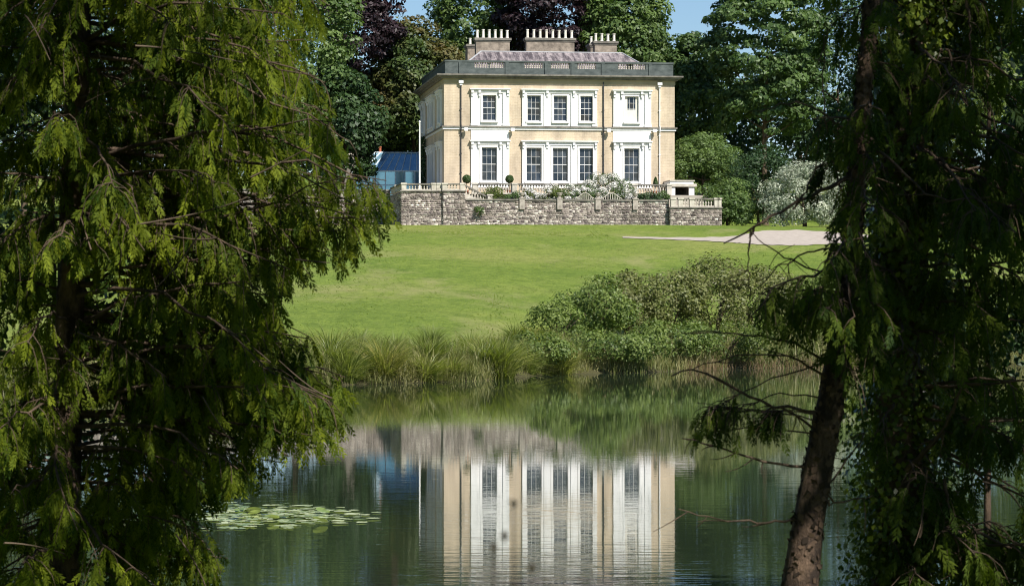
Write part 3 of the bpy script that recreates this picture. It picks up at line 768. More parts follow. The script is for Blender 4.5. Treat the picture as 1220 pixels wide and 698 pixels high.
# flagpole
v = LP(500, 200, -1)[0]; zt = LP(500, 145, -1)[1]
t = empty('flagpole', W2(v, -1, ZB), HR); tag(t, 'tall white flagpole beside the shaded flank of the house', 'flagpole')
q = MB(); q.lathe((0, 0, 0), [(0.14, 0), (0.14, 0.3), (0.085, 0.34), (0.06, zt - ZB - 0.1)], 10); q.build('pole', M['white'], t)
q = MB(); q.lathe((0, 0, zt - ZB - 0.1), [(0.03, 0), (0.1, 0.05), (0.1, 0.12), (0.03, 0.18)], 10); q.build('finial', M['white'], t)

# glasshouse and the outbuilding behind it
gy0, gy1 = 21.0, 26.5
gx0, gx1 = LP(424, 205, gy0)[0], LP(499, 205, gy0)[0] + 0.6
ze = LP(460, 203.5, gy0)[1]; zr_ = LP(460, 182.5, gy0 + 2.7)[1]
t = empty('glasshouse', W2((gx0 + gx1) / 2, gy0, ZB), HR); tag(t, 'glasshouse with hipped glass roof in reflected sky blue and pale glazing bars', 'glasshouse')
mx_ = (gx0 + gx1) / 2; z_ = lambda v: v - ZB
G2 = Matrix.Translation((-mx_, -gy0, -ZB))
q = MB(G2); q.box(gx0, gx1, gy0, gy1, ZB, ZB + 0.7); q.build('dwarf_wall', M['stone_grey'], t)
n = 7
for k in range(n):
    a = gx0 + (gx1 - gx0) * k / n; b_ = gx0 + (gx1 - gx0) * (k + 1) / n
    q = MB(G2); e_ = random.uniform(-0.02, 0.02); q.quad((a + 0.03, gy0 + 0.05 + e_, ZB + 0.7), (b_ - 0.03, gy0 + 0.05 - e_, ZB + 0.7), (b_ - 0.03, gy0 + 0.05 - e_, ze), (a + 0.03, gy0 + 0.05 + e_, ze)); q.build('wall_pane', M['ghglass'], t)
rx0 = gx0 + 2.2; my = gy0 + 2.75
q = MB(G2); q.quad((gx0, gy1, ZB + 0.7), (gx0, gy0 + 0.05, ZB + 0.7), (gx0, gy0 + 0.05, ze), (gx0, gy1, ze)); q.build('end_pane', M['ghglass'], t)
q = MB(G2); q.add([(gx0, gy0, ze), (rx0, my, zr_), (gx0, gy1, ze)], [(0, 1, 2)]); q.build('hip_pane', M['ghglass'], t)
n = 9
for k in range(n):
    a = gx0 + (gx1 - gx0) * k / n; b_ = gx0 + (gx1 - gx0) * (k + 1) / n; at_ = rx0 + (gx1 - rx0) * k / n; bt = rx0 + (gx1 - rx0) * (k + 1) / n
    e_ = random.uniform(-0.03, 0.03)
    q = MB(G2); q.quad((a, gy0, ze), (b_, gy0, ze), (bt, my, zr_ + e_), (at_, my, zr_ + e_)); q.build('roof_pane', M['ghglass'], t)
    q = MB(G2); q.tube((b_, gy0 - 0.02, ze + 0.03), (bt, my, zr_ + 0.05), 0.06, 6); q.build('glazing_bar', M['ghframe'], t)
q = MB(G2); q.tube((gx0, gy0 - 0.02, ze + 0.02), (rx0, my, zr_ + 0.05), 0.06, 6); q.tube((rx0, my, zr_ + 0.05), (gx1, my, zr_ + 0.05), 0.07, 6); q.tube((gx0, gy1, ze + 0.02), (rx0, my, zr_ + 0.05), 0.06, 6)
q.box(gx0 - 0.06, gx1, gy0 - 0.07, gy0 + 0.03, ze - 0.1, ze + 0.04)
for k in range(1, 6): f = k / 6; q.tube((gx0, gy0 + (gy1 - gy0) * f, ze + 0.03), (rx0, my, zr_ + 0.05), 0.035, 5)
q.box(gx0, gx1, gy0 - 0.02, gy0 + 0.02, ZB + 1.75, ZB + 1.85)
for k in range(8): v = gx0 + (gx1 - gx0) * k / 7; q.box(v - 0.045, v + 0.045, gy0 - 0.03, gy0 + 0.03, ZB + 0.7, ze - 0.1)
q.build('frame', M['ghframe'], t)
t = empty('outbuilding', W2(-9, 29, ZB), HR); tag(t, 'flat roofed outbuilding of grey stone behind the glasshouse', 'outbuilding')
ox0, ox1 = LP(410, 190, 28)[0] + 9, LP(470, 190, 28)[0] + 9; oz = LP(430, 183, 28)[1] - ZB
q = MB(); q.box(ox0, ox1, -1, 4, 0, oz - 0.2); q.build('wall', M['stone_grey'], t)
q = MB(); q.box(ox0 - 0.15, ox1 - 2.6, -1.15, 4.1, oz - 0.2, oz); q.build('coping', M['stone_pale'], t)
v = LP(453.5, 178, 29)[0] + 9; zc = LP(453.5, 174.5, 29)[1] - ZB
q = MB(); q.box(v - 0.4, v + 0.4, 0.3, 1.1, oz - 0.2, zc - 0.65); q.build('chimney', M['stone_grey'], t)
q = MB(); q.lathe((v, 0.7, zc - 0.65), [(0.17, 0), (0.14, 0.1), (0.13, 0.5), (0.17, 0.55), (0.17, 0.65)], 10); q.build('chimney_pot', M['terracotta'], t)

# ------------------------------------------------------------------ foliage builders
def crown_quads(center, radii, nc, per, leaf, cr, squash=0.75, lump=0.22, back=0.45, low=-0.75, up=0.45, cone=0.0, jit=0.55):
    """leaf clumps spread through an uneven ellipsoid (cone > 0 narrows it upwards)"""
    center = np.asarray(center, float); radii = np.asarray(radii, float)
    d = nrm(rng.normal(size=(nc * 3, 3)))
    d = d[d[:, 2] > low]
    keep = (d[:, 1] < 0.25) | (rng.uniform(size=len(d)) < back)
    d = d[keep][:nc]; k = len(d)
    lobes = nrm(rng.normal(size=(9, 3)))
    lum = 1 + lump * np.clip((d @ lobes.T), 0.6, 1).max(1) * 1.2 - lump
    rr = rng.uniform(0.35, 1.0, k) ** 0.45 * lum
    c = d * rr[:, None] * radii
    if cone: c[:, :2] *= (1 - cone * np.clip((c[:, 2:3] / radii[2] + 0.4) / 1.4, 0, 1))
    crr = cr * rng.uniform(0.6, 1.35, k)
    m = (per * (crr / cr) ** 2).astype(int) + 3
    idx = np.repeat(np.arange(k), m); n = len(idx)
    v = nrm(rng.normal(size=(n, 3)) + np.array((0, -0.25, 0.35)))
    rad = crr[idx] * rng.uniform(0.45, 1.0, n) ** 0.6
    off = v * rad[:, None] * np.array((1, 1, squash))
    out = nrm(c / radii)
    pos = center + c[idx] + off
    nn = nrm(v * 0.75 + out[idx] * 0.35 + np.array((0, 0, up)) + rng.normal(0, jit, (n, 3)))
    r = np.clip(0.5 + 0.22 * rng.normal(size=n) + 0.18 * rng.normal(size=k)[idx], 0, 1)
    return leaf_quads(pos, nn, leaf * rng.uniform(0.6, 1.25, n)), r

def branchy_trunk(base, top, r0, r1, n_limb, reach, bend=0.3):
    q = QB(); base, top = np.asarray(base, float), np.asarray(top, float)
    t = np.linspace(0, 1, 8)[:, None]
    wob = np.cumsum(rng.normal(0, bend, (8, 3)), 0) * 0.4; wob[:, 2] = 0; wob[0] = 0
    pts = base + (top - base) * t + wob
    q.tube(pts, np.linspace(r0, r1, 8), 8)
    for k in range(n_limb):
        f = rng.uniform(0.35, 0.95); i = min(6, int(f * 7)); p = pts[i] + (pts[i + 1] - pts[i]) * (f * 7 - i)
        a = rng.uniform(0, 2 * math.pi); L = reach * rng.uniform(0.5, 0.9)
        e_ = p + np.array((math.cos(a) * L, math.sin(a) * L, L * rng.uniform(0.2, 0.8)))
        mid = (p + e_) / 2 + np.array((0, 0, -0.08 * L)) + rng.normal(0, 0.1 * L, 3) * 0.5
        tt = np.linspace(0, 1, 6)[:, None]
        bz = p * (1 - tt) ** 2 + 2 * mid * tt * (1 - tt) + e_ * tt ** 2
        q.tube(bz, np.linspace(r0 * 0.35, r0 * 0.06, 6), 5)
    return q

def tree(name, label, cat, px, py, d, rx, rz, mat, nc=95, per=120, leaf=0.25, cr=1.5, group='trees behind the house', ry=None, cone=0.0, squash=0.75, bark='bark', base_x=None, low=-0.75, lump=0.22, back=0.45):
    c = P(px, py, d); gz = float(ground_z(c[0], d))
    t = empty(name, (c[0], d, gz)); tag(t, label, cat, group)
    loc = np.array((0, 0, c[2] - gz))
    q = branchy_trunk((0, 0, -0.3), (0, 0, max(0.6, loc[2] + rz * 0.1)), max(0.08, rx * 0.06), max(0.02, rx * 0.012), 9, rx * 0.8)
    q.build('trunk', M[bark], t, smooth=True)
    V4, r = crown_quads(loc, (rx, ry or rx, rz), int(nc * (1.4 if 330 < px < 960 and d < 304 else 1.0)), per, leaf, cr, cone=cone, squash=squash, low=low, lump=lump, back=back)
    zmin = V4[:, :, 2].min(1); ok = zmin > -0.1
    q = QB(); q.quads4(V4[ok], r[ok]); q.build('crown', M[mat], t, kind='stuff')
    return t

# trees behind the house, left to right
tree('broadleaf_tree', 'mid green broadleaf tree between the cypress and the purple beech', 'tree', 352, 70, 270, 6.6, 13, 'green_a', nc=130, per=120, cr=1.4)
tree('copper_beech', 'dark purple copper beech beside the bronze tinged tree', 'tree', 424, 5, 284, 4.6, 10, 'copper', nc=110, per=130, cr=1.4, squash=0.5)
tree('broadleaf_tree', 'bronze tinged green tree beside the shaded flank of the house', 'tree', 497, 108, 288, 5.2, 8, 'bronze', nc=130, per=130, cr=1.3)
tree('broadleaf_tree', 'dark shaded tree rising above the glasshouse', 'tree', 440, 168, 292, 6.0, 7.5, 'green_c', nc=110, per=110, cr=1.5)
tree('broadleaf_tree', 'bright green tree above the six pot chimney', 'tree', 566, 30, 300, 4.6, 6.2, 'green_a', nc=90, per=120, cr=1.3)
tree('copper_beech', 'wide purple copper beech behind the middle chimneys', 'tree', 660, 15, 297, 6.8, 7.0, 'copper', nc=130, per=130, cr=1.5, squash=0.5)
tree('broadleaf_tree', 'light green tree behind the four pot chimney', 'tree', 746, 52, 293, 4.8, 7.6, 'green_a', nc=120, per=120, cr=1.3)
tree('broadleaf_tree', 'deep green tree rising behind the laurel at the house corner', 'tree', 820, 140, 292, 4.0, 10.2, 'green_b', nc=130, per=120, cr=1.3)
tree('conifer', 'large dark tiered evergreen above the silvery shrub', 'tree', 912, 60, 278, 6.4, 12.5, 'green_b', nc=170, per=130, cr=1.4, squash=0.45)
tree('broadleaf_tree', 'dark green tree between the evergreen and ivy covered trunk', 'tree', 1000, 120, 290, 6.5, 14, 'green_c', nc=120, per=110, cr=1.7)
tree('broadleaf_tree', 'yellow green tree seen through the branches beyond the ivy trunk', 'tree', 1130, 95, 275, 6.5, 13, 'green_y', nc=120, per=110, cr=1.6)
tree('broadleaf_tree', 'olive tree glimpsed beyond the holly and ivy trunk', 'tree', 1250, 110, 280, 7, 13, 'green_a', nc=110, per=100, cr=1.7)
tree('broadleaf_tree', 'dark tree glimpsed through the cypress above the garden wall', 'tree', 255, 120, 285, 6.5, 12, 'green_b', nc=110, per=100, cr=1.7)
tree('broadleaf_tree', 'green tree glimpsed behind the middle of the cypress', 'tree', 150, 90, 275, 7, 14, 'green_a', nc=110, per=100, cr=1.7)
tree('broadleaf_tree', 'yellow green tree glimpsed behind the cypress trunk', 'tree', 30, 100, 272, 7, 14, 'green_y', nc=110, per=100, cr=1.7)
for k, px_ in enumerate((-110, 1390)):
    tree('broadleaf_tree', 'broad green parkland tree at the %s end of the tree belt' % ('kitchen garden', 'gravel track')[k], 'tree', px_, 110, 280, 8, 14, 'green_b', nc=100, per=90, cr=1.9)
for k, (px_, py_) in enumerate(((-20, 110), (90, 110), (200, 110), (300, 130), (395, 150), (470, 160), (540, 130), (640, 110), (740, 110), (850, 170), (950, 150), (1060, 130), (1180, 120), (1280, 130))):
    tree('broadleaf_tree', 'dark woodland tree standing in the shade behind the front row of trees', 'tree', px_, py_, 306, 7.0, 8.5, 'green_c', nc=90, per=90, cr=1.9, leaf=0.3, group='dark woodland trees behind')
tree('yew_tree', 'dark yew standing beside the outbuilding', 'tree', 408, 158, 269, 3.6, 6.5, 'green_c', nc=90, per=120, cr=1.2)
# shrubs right of the house
tree('laurel_shrub', 'big glossy laurel bush against the house corner by the pavilion', 'shrub', 838, 215, 262, 4.3, 4.8, 'green_a', nc=100, per=120, cr=1.0, leaf=0.13, group='shrubs beside the house')
tree('laurel_shrub', 'round light green laurel bush beside the balustraded wall corner', 'shrub', 868, 247, 249, 2.2, 2.3, 'green_a', nc=60, per=110, cr=0.7, leaf=0.12, group='shrubs beside the house')
tree('silver_shrub', 'pale silvery white leaved shrub at the edge of the gravel', 'shrub', 958, 238, 246, 3.9, 3.3, 'silver', nc=90, per=110, cr=0.9, leaf=0.11, group='shrubs beside the house')
tree('yew_shrub', 'dark evergreen bush between laurel and silver shrub', 'shrub', 905, 225, 256, 3.0, 4.2, 'green_c', nc=80, per=110, cr=0.9, leaf=0.12, group='shrubs beside the house')
tree('yew_shrub', 'dark green bush behind the slim leaning trunk', 'shrub', 1030, 235, 250, 4.0, 4.0, 'green_b', nc=80, per=100, cr=1.0, leaf=0.13, group='shrubs beside the house')
tree('yew_shrub', 'sunlit green bush beyond the ivy covered trunk', 'shrub', 1120, 240, 246, 4.2, 4.0, 'green_y', nc=80, per=100, cr=1.0, leaf=0.13, group='shrubs beside the house')
tree('yew_shrub', 'rounded green bush beyond the far end of the gravel yard', 'shrub', 1210, 235, 248, 4.5, 4.5, 'green_a', nc=80, per=100, cr=1.0, leaf=0.13, group='shrubs beside the house')

# ------------------------------------------------------------------ terrace planting
def bush(name, label, px, yl, zbase, w, h, mat, nc, per, leaf, cr, flowers=0, group='bushes in the terrace garden'):
    x = LP(px, 235, yl)[0]; t = empty(name, W2(x, yl, zbase), HR); tag(t, label, 'bush', group)
    st_ = QB()
    for k in range(6):
        a = rng.uniform(0, 6.28); e_ = np.array((math.cos(a) * w * 0.3, math.sin(a) * w * 0.2, h * 0.7))
        st_.tube(np.array([[0, 0, -0.15], e_ * 0.45 + (0, 0, 0.1), e_]), [0.03, 0.02, 0.008], 4)
    st_.build('stem', M['bark'], t)
    V4, r = crown_quads((0, 0, h * 0.55), (w / 2, min(w / 2, 1.1), h * 0.5), nc, per, leaf, cr, back=0.3)
    ok = V4[:, :, 2].min(1) > 0
    q = QB(); q.quads4(V4[ok], r[ok]); q.build('foliage', M[mat], t, kind='stuff')
    if flowers:
        V4, r = crown_quads((0, -0.05, h * 0.58), (w / 2 + 0.08, min(w / 2, 1.1) + 0.1, h * 0.52), int(nc * 0.7), flowers, 0.08, cr * 0.8, back=0.1, up=0.2)
        ok = V4[:, :, 2].min(1) > 0.05
        q = QB(); q.quads4(V4[ok], r[ok]); q.build('blossom', M['flower'], t, kind='stuff')
zbed = -2.36
bush('box_bush', 'yellow green clipped bush beside the garden steps', 589, -5.2, zbed, 2.4, 1.85, 'green_y', 30, 90, 0.07, 0.4)
bush('lavender_bush', 'grey green low bush between yellow bush and roses', 612, -5.0, zbed, 1.8, 1.5, 'green_b', 26, 80, 0.07, 0.35)
bush('rose_bush', 'white rose bush beside the yellow green bush', 632, -5.2, zbed, 1.9, 1.75, 'green_y', 30, 70, 0.07, 0.4, 40)
bush('rose_bush', 'leafy bright green rose bush with scattered white blooms', 656, -5.3, zbed, 2.4, 1.95, 'green_y', 30, 80, 0.07, 0.4, 36)
bush('rose_bush', 'white rose bush under the second tall window', 682, -5.2, zbed, 2.4, 2.0, 'green_b', 34, 60, 0.07, 0.4, 55)
bush('rose_bush', 'very tall rose bush smothered in white blooms', 720, -5.0, zbed, 3.6, 3.1, 'green_b', 60, 45, 0.07, 0.5, 75)
bush('rose_bush', 'tall white rose bush nearest the clipped hedge', 743, -5.1, zbed, 2.2, 2.5, 'green_b', 40, 50, 0.07, 0.45, 60)
bush('rose_bush', 'white rose bush leaning on the trellis beside the tall roses', 700, -5.1, zbed, 2.4, 2.4, 'green_b', 40, 50, 0.07, 0.45, 62)
bush('hedge_bush', 'dark clipped hedge bush before the pavilion', 772, -5.4, zbed, 2.4, 1.45, 'green_c', 34, 90, 0.07, 0.35)
bush('hedge_bush', 'pointed dark bush beside the pavilion pillar', 789, -5.2, zbed, 1.0, 1.7, 'green_b', 22, 90, 0.06, 0.28)
bush('wall_fern', 'dark fern tuft growing out of the garden wall near the steps', 571, -7.15, LP(571, 257, -7.15)[1], 0.9, 0.8, 'green_b', 12, 40, 0.07, 0.22)
def topiary(label, px, py, r, yl, cone=False):
    x, z = LP(px, py, yl); t = empty('topiary', W2(x, yl, ZB), HR); tag(t, label, 'topiary', 'clipped topiary on the terrace')
    q = MB(); q.lathe((0, 0, 0), [(0.2, 0), (0.26, 0.35), (0.29, 0.4), (0.25, 0.42)], 10); q.build('pot', M['terracotta'], t)
    q = MB(); q.tube((0, 0, 0.4), (0, 0, z - ZB), 0.03, 6); q.build('stem', M['bark'], t)
    n = 1400; v = nrm(rng.normal(size=(n, 3))); rr = r * rng.uniform(0.86, 1.03, n)[:, None]
    c = v * rr * ((0.8, 0.8, 1.3) if cone else (1, 1, 1))
    if cone: c[:, :2] *= (1 - 0.6 * (c[:, 2:3] / r / 1.3 + 1) / 2)
    q = QB(); q.quads4(leaf_quads(c + (0, 0, z - ZB), nrm(v + rng.normal(0, 0.4, (n, 3))), 0.06), rng.uniform(0, 1, n)); q.build('foliage', M['topiary'], t, kind='stuff')
topiary('clipped box ball by the iron downpipe near the flagpole corner of the house', 556, 213.5, 0.40, -2.6)
topiary('clipped box ball between the single window and the triple window', 607, 213.5, 0.38, -2.6)
topiary('small pointed clipped bush below the white downpipe', 781, 217, 0.36, -2.6, True)

# ------------------------------------------------------------------ far bank: sedges, rank grass, shrubs
def blades(qb, base, h, lean, w, rnd, seg=3):
    """arching blades: base (n,3), height h, horizontal lean vector (n,2), width w"""
    n = len(base); t = np.linspace(0, 1, seg + 1)
    L = np.zeros((n, seg + 1, 3)); 
    L[:, :, :2] = base[:, None, :2] + lean[:, None, :] * (t[None, :, None] ** 1.8)
    dl = np.linalg.norm(lean, axis=1)
    L[:, :, 2] = base[:, None, 2] + h[:, None] * (1.25 * t[None] - 0.25 * t[None] ** 2 * (1 + 1.6 * (dl / np.maximum(h, 1e-3))[:, None]))
    a = rng.uniform(0, math.pi, n); side = np.stack([np.cos(a), 0.5 * np.sin(a), 0 * a], -1)
    ww = (w[:, None] if np.ndim(w) else w) * (1 - 0.9 * t[None] ** 1.5) * np.ones((n, 1))
    A = L + side[:, None] * ww[:, :, None] / 2; B = L - side[:, None] * ww[:, :, None] / 2
    V = np.stack([A, B], 2).reshape(n, -1, 3)
    k = np.arange(seg) * 2
    q1 = np.stack([k, k + 1, k + 3, k + 2], -1)
    Q = (np.arange(n)[:, None, None] * (2 * seg + 2) + q1[None]).reshape(-1, 4)
    qb.add(V.reshape(-1, 3), Q, np.repeat(rnd, seg))
sedge_meshes = []
for k in range(6):
    n = 520; qb = QB(); a = rng.uniform(0, 2 * math.pi, n); r = rng.uniform(0, 0.32, n)
    base = np.stack([np.cos(a) * r, np.sin(a) * r, np.full(n, -0.1)], -1)
    h = rng.uniform(0.5, 1.3, n) * rng.uniform(0.8, 1.15); ln = rng.uniform(0.1, 1.0, n) ** 0.7 * 1.45
    aa = a + rng.normal(0, 0.4, n)
    blades(qb, base, h, np.stack([np.cos(aa) * ln, np.sin(aa) * ln], -1), 0.042, np.clip(rng.normal(0.5, 0.25, n), 0, 1), 4)
    me = quad_mesh('sedge_tussock', np.concatenate(qb.V), np.concatenate(qb.Q), np.concatenate(qb.R)); me.materials.append(M['sedge'])
    sedge_meshes.append(me)
ns = 0
for row, (u0, sp, sc) in enumerate(((0.1, 1.25, 1.15), (1.5, 1.5, 1.15), (3.1, 1.8, 1.1), (4.9, 2.1, 1.05), (6.9, 2.4, 0.95), (9.0, 2.9, 0.85))):
    x = -10.5 + 0.4 * row
    while x < 3.2 - row * 0.2:
        xx_ = x + random.uniform(-0.25, 0.25); yy_ = float(far_shore(xx_)) + u0 + random.uniform(-0.3, 0.5)
        o = bpy.data.objects.new('sedge_tussock', sedge_meshes[ns % 6]); COL.objects.link(o)
        s = sc * random.uniform(0.7, 1.3); o.location = (xx_, yy_, float(ground_z(xx_, yy_))); o.scale = (s, s, s * random.uniform(0.85, 1.1)); o.rotation_euler = (random.uniform(-0.12, 0.12), random.uniform(-0.12, 0.12), random.uniform(0, 6.28))
        if row == 0: tag(o, 'arching green sedge tussock hanging over the far water edge', 'sedge', 'sedge tussocks at the water edge')
        else: tag(o, 'arching sedge tussock among rank grass on the far bank', 'sedge', 'sedge tussocks up the bank')
        x += sp; ns += 1
# rank grass between them
qb = QB(); n = 40000
x = rng.uniform(-24, 24, n); u = rng.gamma(1.0, 3.0, n); y = far_shore(x) - 0.12 + u
sel = u < 10; x, y, u = x[sel], y[sel], u[sel]; n = len(x)
base = np.stack([x, y, ground_z(x, y) - 0.03], -1); a = rng.uniform(0, 6.28, n); h = np.where(rng.uniform(size=n) < 0.14, rng.uniform(0.8, 1.35, n), rng.uniform(0.2, 0.65, n)) * np.clip(1.25 - u / 11, 0.15, 1); ln = h * rng.uniform(0.15, 0.7, n)
pt = np.clip(0.45 + 0.35 * np.sin(x * 1.3 + np.sin(y)) * np.sin(y * 0.9) + rng.normal(0, 0.25, n), 0, 1)
blades(qb, base, h, np.stack([np.cos(a) * ln, np.sin(a) * ln], -1), 0.034, pt, 2)
tag(qb.build('rank_grass', M['rank']), 'rank olive grass along the far bank', 'grass', kind='stuff')
# red brown reeds under the shrubs
qb = QB(); n = 1500; x = rng.uniform(6.5, 16, n); y = far_shore(x) + rng.uniform(-0.6, 0.5, n)
base = np.stack([x, y, np.maximum(ground_z(x, y), -0.2)], -1); a = rng.uniform(0, 6.28, n); h = rng.uniform(0.25, 0.65, n); ln = h * 0.3
blades(qb, base, h, np.stack([np.cos(a) * ln, np.sin(a) * ln], -1), 0.022, rng.uniform(0, 1, n), 2)
tag(qb.build('dry_reeds', M['reed']), 'dry reddish reeds at the water edge below the shrubs', 'reeds', kind='stuff')
# turf blades over the lawn
qb = QB(); n = 65000
y = 84 + 160 * rng.uniform(0, 1, n) ** 1.15; x = rng.uniform(-1, 1, n) * (4 + y * 0.205)
ok = (y > far_shore(x) + 3) & (y < 242.2); x, y = x[ok], y[ok]; n = len(x)
clump = np.sin(x * 0.7 + np.sin(y * 0.3) * 2) * np.sin(y * 0.35 + x * 0.13)
rough_band = np.exp(-((y - 222) / 9.0) ** 2)
h = (0.014 + 0.025 * rng.uniform(0, 1, n) + 0.022 * np.clip(clump, 0, 1)) * (1 + y / 240) + rough_band * 0.10 * rng.uniform(0, 1, n)
inz = (x > 8) & (y > 196); h = np.where(inz, h * 0.25, h)
base = np.stack([x, y, ground_z(x, y) - 0.01], -1); a = rng.uniform(0, 6.28, n); ln = h * rng.uniform(0.2, 1.2, n)
blades(qb, base, h, np.stack([np.cos(a) * ln, np.sin(a) * ln], -1), 0.03 + y * 0.0003, np.clip(rng.normal(0.5, 0.25, n), 0, 1), 1)
tag(qb.build('lawn_grass', M['grass']), 'mown green grass of the sloping lawn', 'grass', kind='stuff')

def bank_shrub(label, px, d, ytop, w, mat, nc, per, leaf, cr):
    x = (px - CX) / F * d; d = max(d, float(far_shore(x)) + 0.6); gz = float(ground_z(x, d)); zt = EYE - (ytop - CY) / F * d; h = max(0.8, zt - gz)
    t = empty('bank_shrub', (x, d, gz)); tag(t, label, 'shrub', 'shrubs along the far bank')
    st_ = QB()
    for k in range(9):
        a = rng.uniform(0, 6.28); e_ = np.array((math.cos(a) * w * 0.38, math.sin(a) * w * 0.3, h * rng.uniform(0.6, 0.85)))
        st_.tube(np.array([[0, 0, -0.2], e_ * (0.35, 0.35, 0.5), e_]), [0.05, 0.03, 0.01], 5)
    st_.build('stem', M['bark'], t)
    V4, r = crown_quads((0, 0, h * 0.5), (w / 2, w * 0.42, h * 0.5), nc, per, leaf, cr, back=0.4, low=-0.95, lump=0.3)
    ok = V4[:, :, 2].min(1) > 0.02
    q = QB(); q.quads4(V4[ok], r[ok]); q.build('foliage', M[mat], t, kind='stuff')
for a in (('rounded olive green shrub at the sedge end of the bank thicket', 712, 104, 334, 3.2, 'shrub_b', 60, 110, 0.065, 0.5),
          ('olive shrub behind the middle of the bank thicket', 748, 107, 328, 3.4, 'shrub_a', 60, 110, 0.065, 0.5),
          ('loose brownish shrub on the bank beside the tallest shrub', 795, 108, 326, 3.6, 'shrub_a', 65, 110, 0.065, 0.5),
          ('tallest brown tinged shrub of the bank thicket', 850, 109, 311, 4.0, 'shrub_a', 75, 110, 0.065, 0.55),
          ('olive shrub partly hidden by the bare twigs', 905, 110, 318, 3.8, 'shrub_a', 65, 110, 0.065, 0.55),
          ('green shrub behind the slim leaning trunk on the far bank', 965, 111, 325, 3.8, 'shrub_b', 60, 100, 0.065, 0.55),
          ('low green shrub ending the thicket beside the sedges', 640, 93, 398, 2.4, 'shrub_b', 36, 100, 0.06, 0.4),
          ('small rounded shrub sloping down from thicket to sedges', 664, 101, 360, 2.2, 'shrub_b', 34, 100, 0.06, 0.4),
          ('low bright green shrub at the water edge under the rounded shrub', 738, 96.6, 396, 3.4, 'shrub_b', 46, 110, 0.06, 0.45),
          ('low dense green shrub overhanging the water edge', 800, 99.6, 388, 3.6, 'shrub_b', 50, 110, 0.06, 0.45),
          ('low light green shrub beside the dry reeds', 862, 101.6, 384, 3.4, 'green_y', 44, 100, 0.06, 0.45),
          ('low green shrub on the far bank beyond the ivy trunk', 1080, 110, 345, 4.2, 'shrub_b', 60, 100, 0.07, 0.55),
          ('spreading green shrub on the far bank beyond the bare twigs and ivy trunk', 1180, 112, 340, 4.4, 'shrub_b', 60, 100, 0.07, 0.55)):
    bank_shrub(*a)

# ------------------------------------------------------------------ water lilies
t = empty('water_lily_patch', (-2.9, 34.5, 0)); tag(t, 'floating patch of yellow green water lily pads on the lake', 'water lily')
pads = []
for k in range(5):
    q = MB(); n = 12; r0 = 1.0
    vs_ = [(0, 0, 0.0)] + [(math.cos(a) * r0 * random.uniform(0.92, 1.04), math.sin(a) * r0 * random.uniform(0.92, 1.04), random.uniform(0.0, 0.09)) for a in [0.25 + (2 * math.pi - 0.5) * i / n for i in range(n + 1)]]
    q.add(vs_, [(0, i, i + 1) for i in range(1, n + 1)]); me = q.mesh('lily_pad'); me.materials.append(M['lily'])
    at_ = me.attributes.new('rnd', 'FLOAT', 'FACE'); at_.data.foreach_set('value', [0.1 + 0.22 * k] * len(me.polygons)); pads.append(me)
cnt = 0
while cnt < 300:
    px_ = random.triangular(225, 455, 290); py_ = random.gauss(615, 7)
    if abs(py_ - 615) > 17 * (1 - max(0, (px_ - 330)) / 190): continue
    d = EYE * F / (py_ - CY); x = (px_ - CX) / F * d
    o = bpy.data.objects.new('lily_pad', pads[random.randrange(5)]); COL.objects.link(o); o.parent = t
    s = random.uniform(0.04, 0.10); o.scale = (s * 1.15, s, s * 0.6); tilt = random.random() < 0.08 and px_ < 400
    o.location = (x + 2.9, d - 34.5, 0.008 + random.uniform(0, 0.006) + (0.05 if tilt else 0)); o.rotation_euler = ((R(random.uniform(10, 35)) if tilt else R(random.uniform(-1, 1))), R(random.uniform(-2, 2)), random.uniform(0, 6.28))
    cnt += 1

# ------------------------------------------------------------------ foreground conifers
def spray_template(seed):
    """one flat drooping cypress spray, length 1 along +x, in the xy plane"""
    r = np.random.default_rng(seed); quads = []
    rs_ = lambda: int(r.choice((-1, 1)))
    def strip(a, b_, w):
        a, b_ = np.array(a, float), np.array(b_, float); d = b_ - a; s = nrm(np.array((-d[1], d[0], 0.0))) * w / 2
        m_ = a + d * 0.4
        quads.append([a, m_ + s, b_, m_ - s])
    zf = lambda x, y: -0.16 * x * x - 0.35 * y * y
    for i in range(2): strip((i / 2, 0, zf(i / 2, 0)), ((i + 1.1) / 2, r.normal(0, 0.01), zf((i + 1.1) / 2, 0)), 0.03)
    n = 6
    for i in range(n):
        x = 0.06 + 0.86 * i / (n - 1) + r.uniform(-0.02, 0.02)
        for sg in (-1, 1):
            L = (0.12 + 0.26 * math.sin(math.pi * min(1, (1 - x) * 0.75 + 0.12))) * r.uniform(0.7, 1.25); an = R(r.uniform(22, 40)) * sg
            ex, ey = x + L * math.cos(an), L * math.sin(an)
            strip((x, 0, zf(x, 0)), (ex, ey, zf(ex, ey)), 0.080)
            for f, s2 in ((0.45, rs_()),):
                bx, by = x + (ex - x) * f, ey * f; l2 = L * r.uniform(0.35, 0.55) * (1.15 - f); a2 = an + s2 * R(r.uniform(28, 45))
                strip((bx, by, zf(bx, by)), (bx + l2 * math.cos(a2), by + l2 * math.sin(a2), zf(bx, by) - 0.02), 0.082)
    return np.array(quads)
SPR = [spray_template(s) for s in range(4)]

def in_poly(px, py, poly):
    poly = np.asarray(poly, float); x0, y0 = poly[:, 0], poly[:, 1]; x1, y1 = np.roll(x0, -1), np.roll(y0, -1)
    px = np.asarray(px)[..., None]; py = np.asarray(py)[..., None]
    c = ((y0 > py) != (y1 > py)) & (px < (x1 - x0) * (py - y0) / np.where(y1 == y0, 1e-9, y1 - y0) + x0)
    return c.sum(-1) % 2 == 1
def proj(p):
    return CX + F * p[..., 0] / p[..., 1], CY - F * (p[..., 2] - EYE) / p[..., 1]

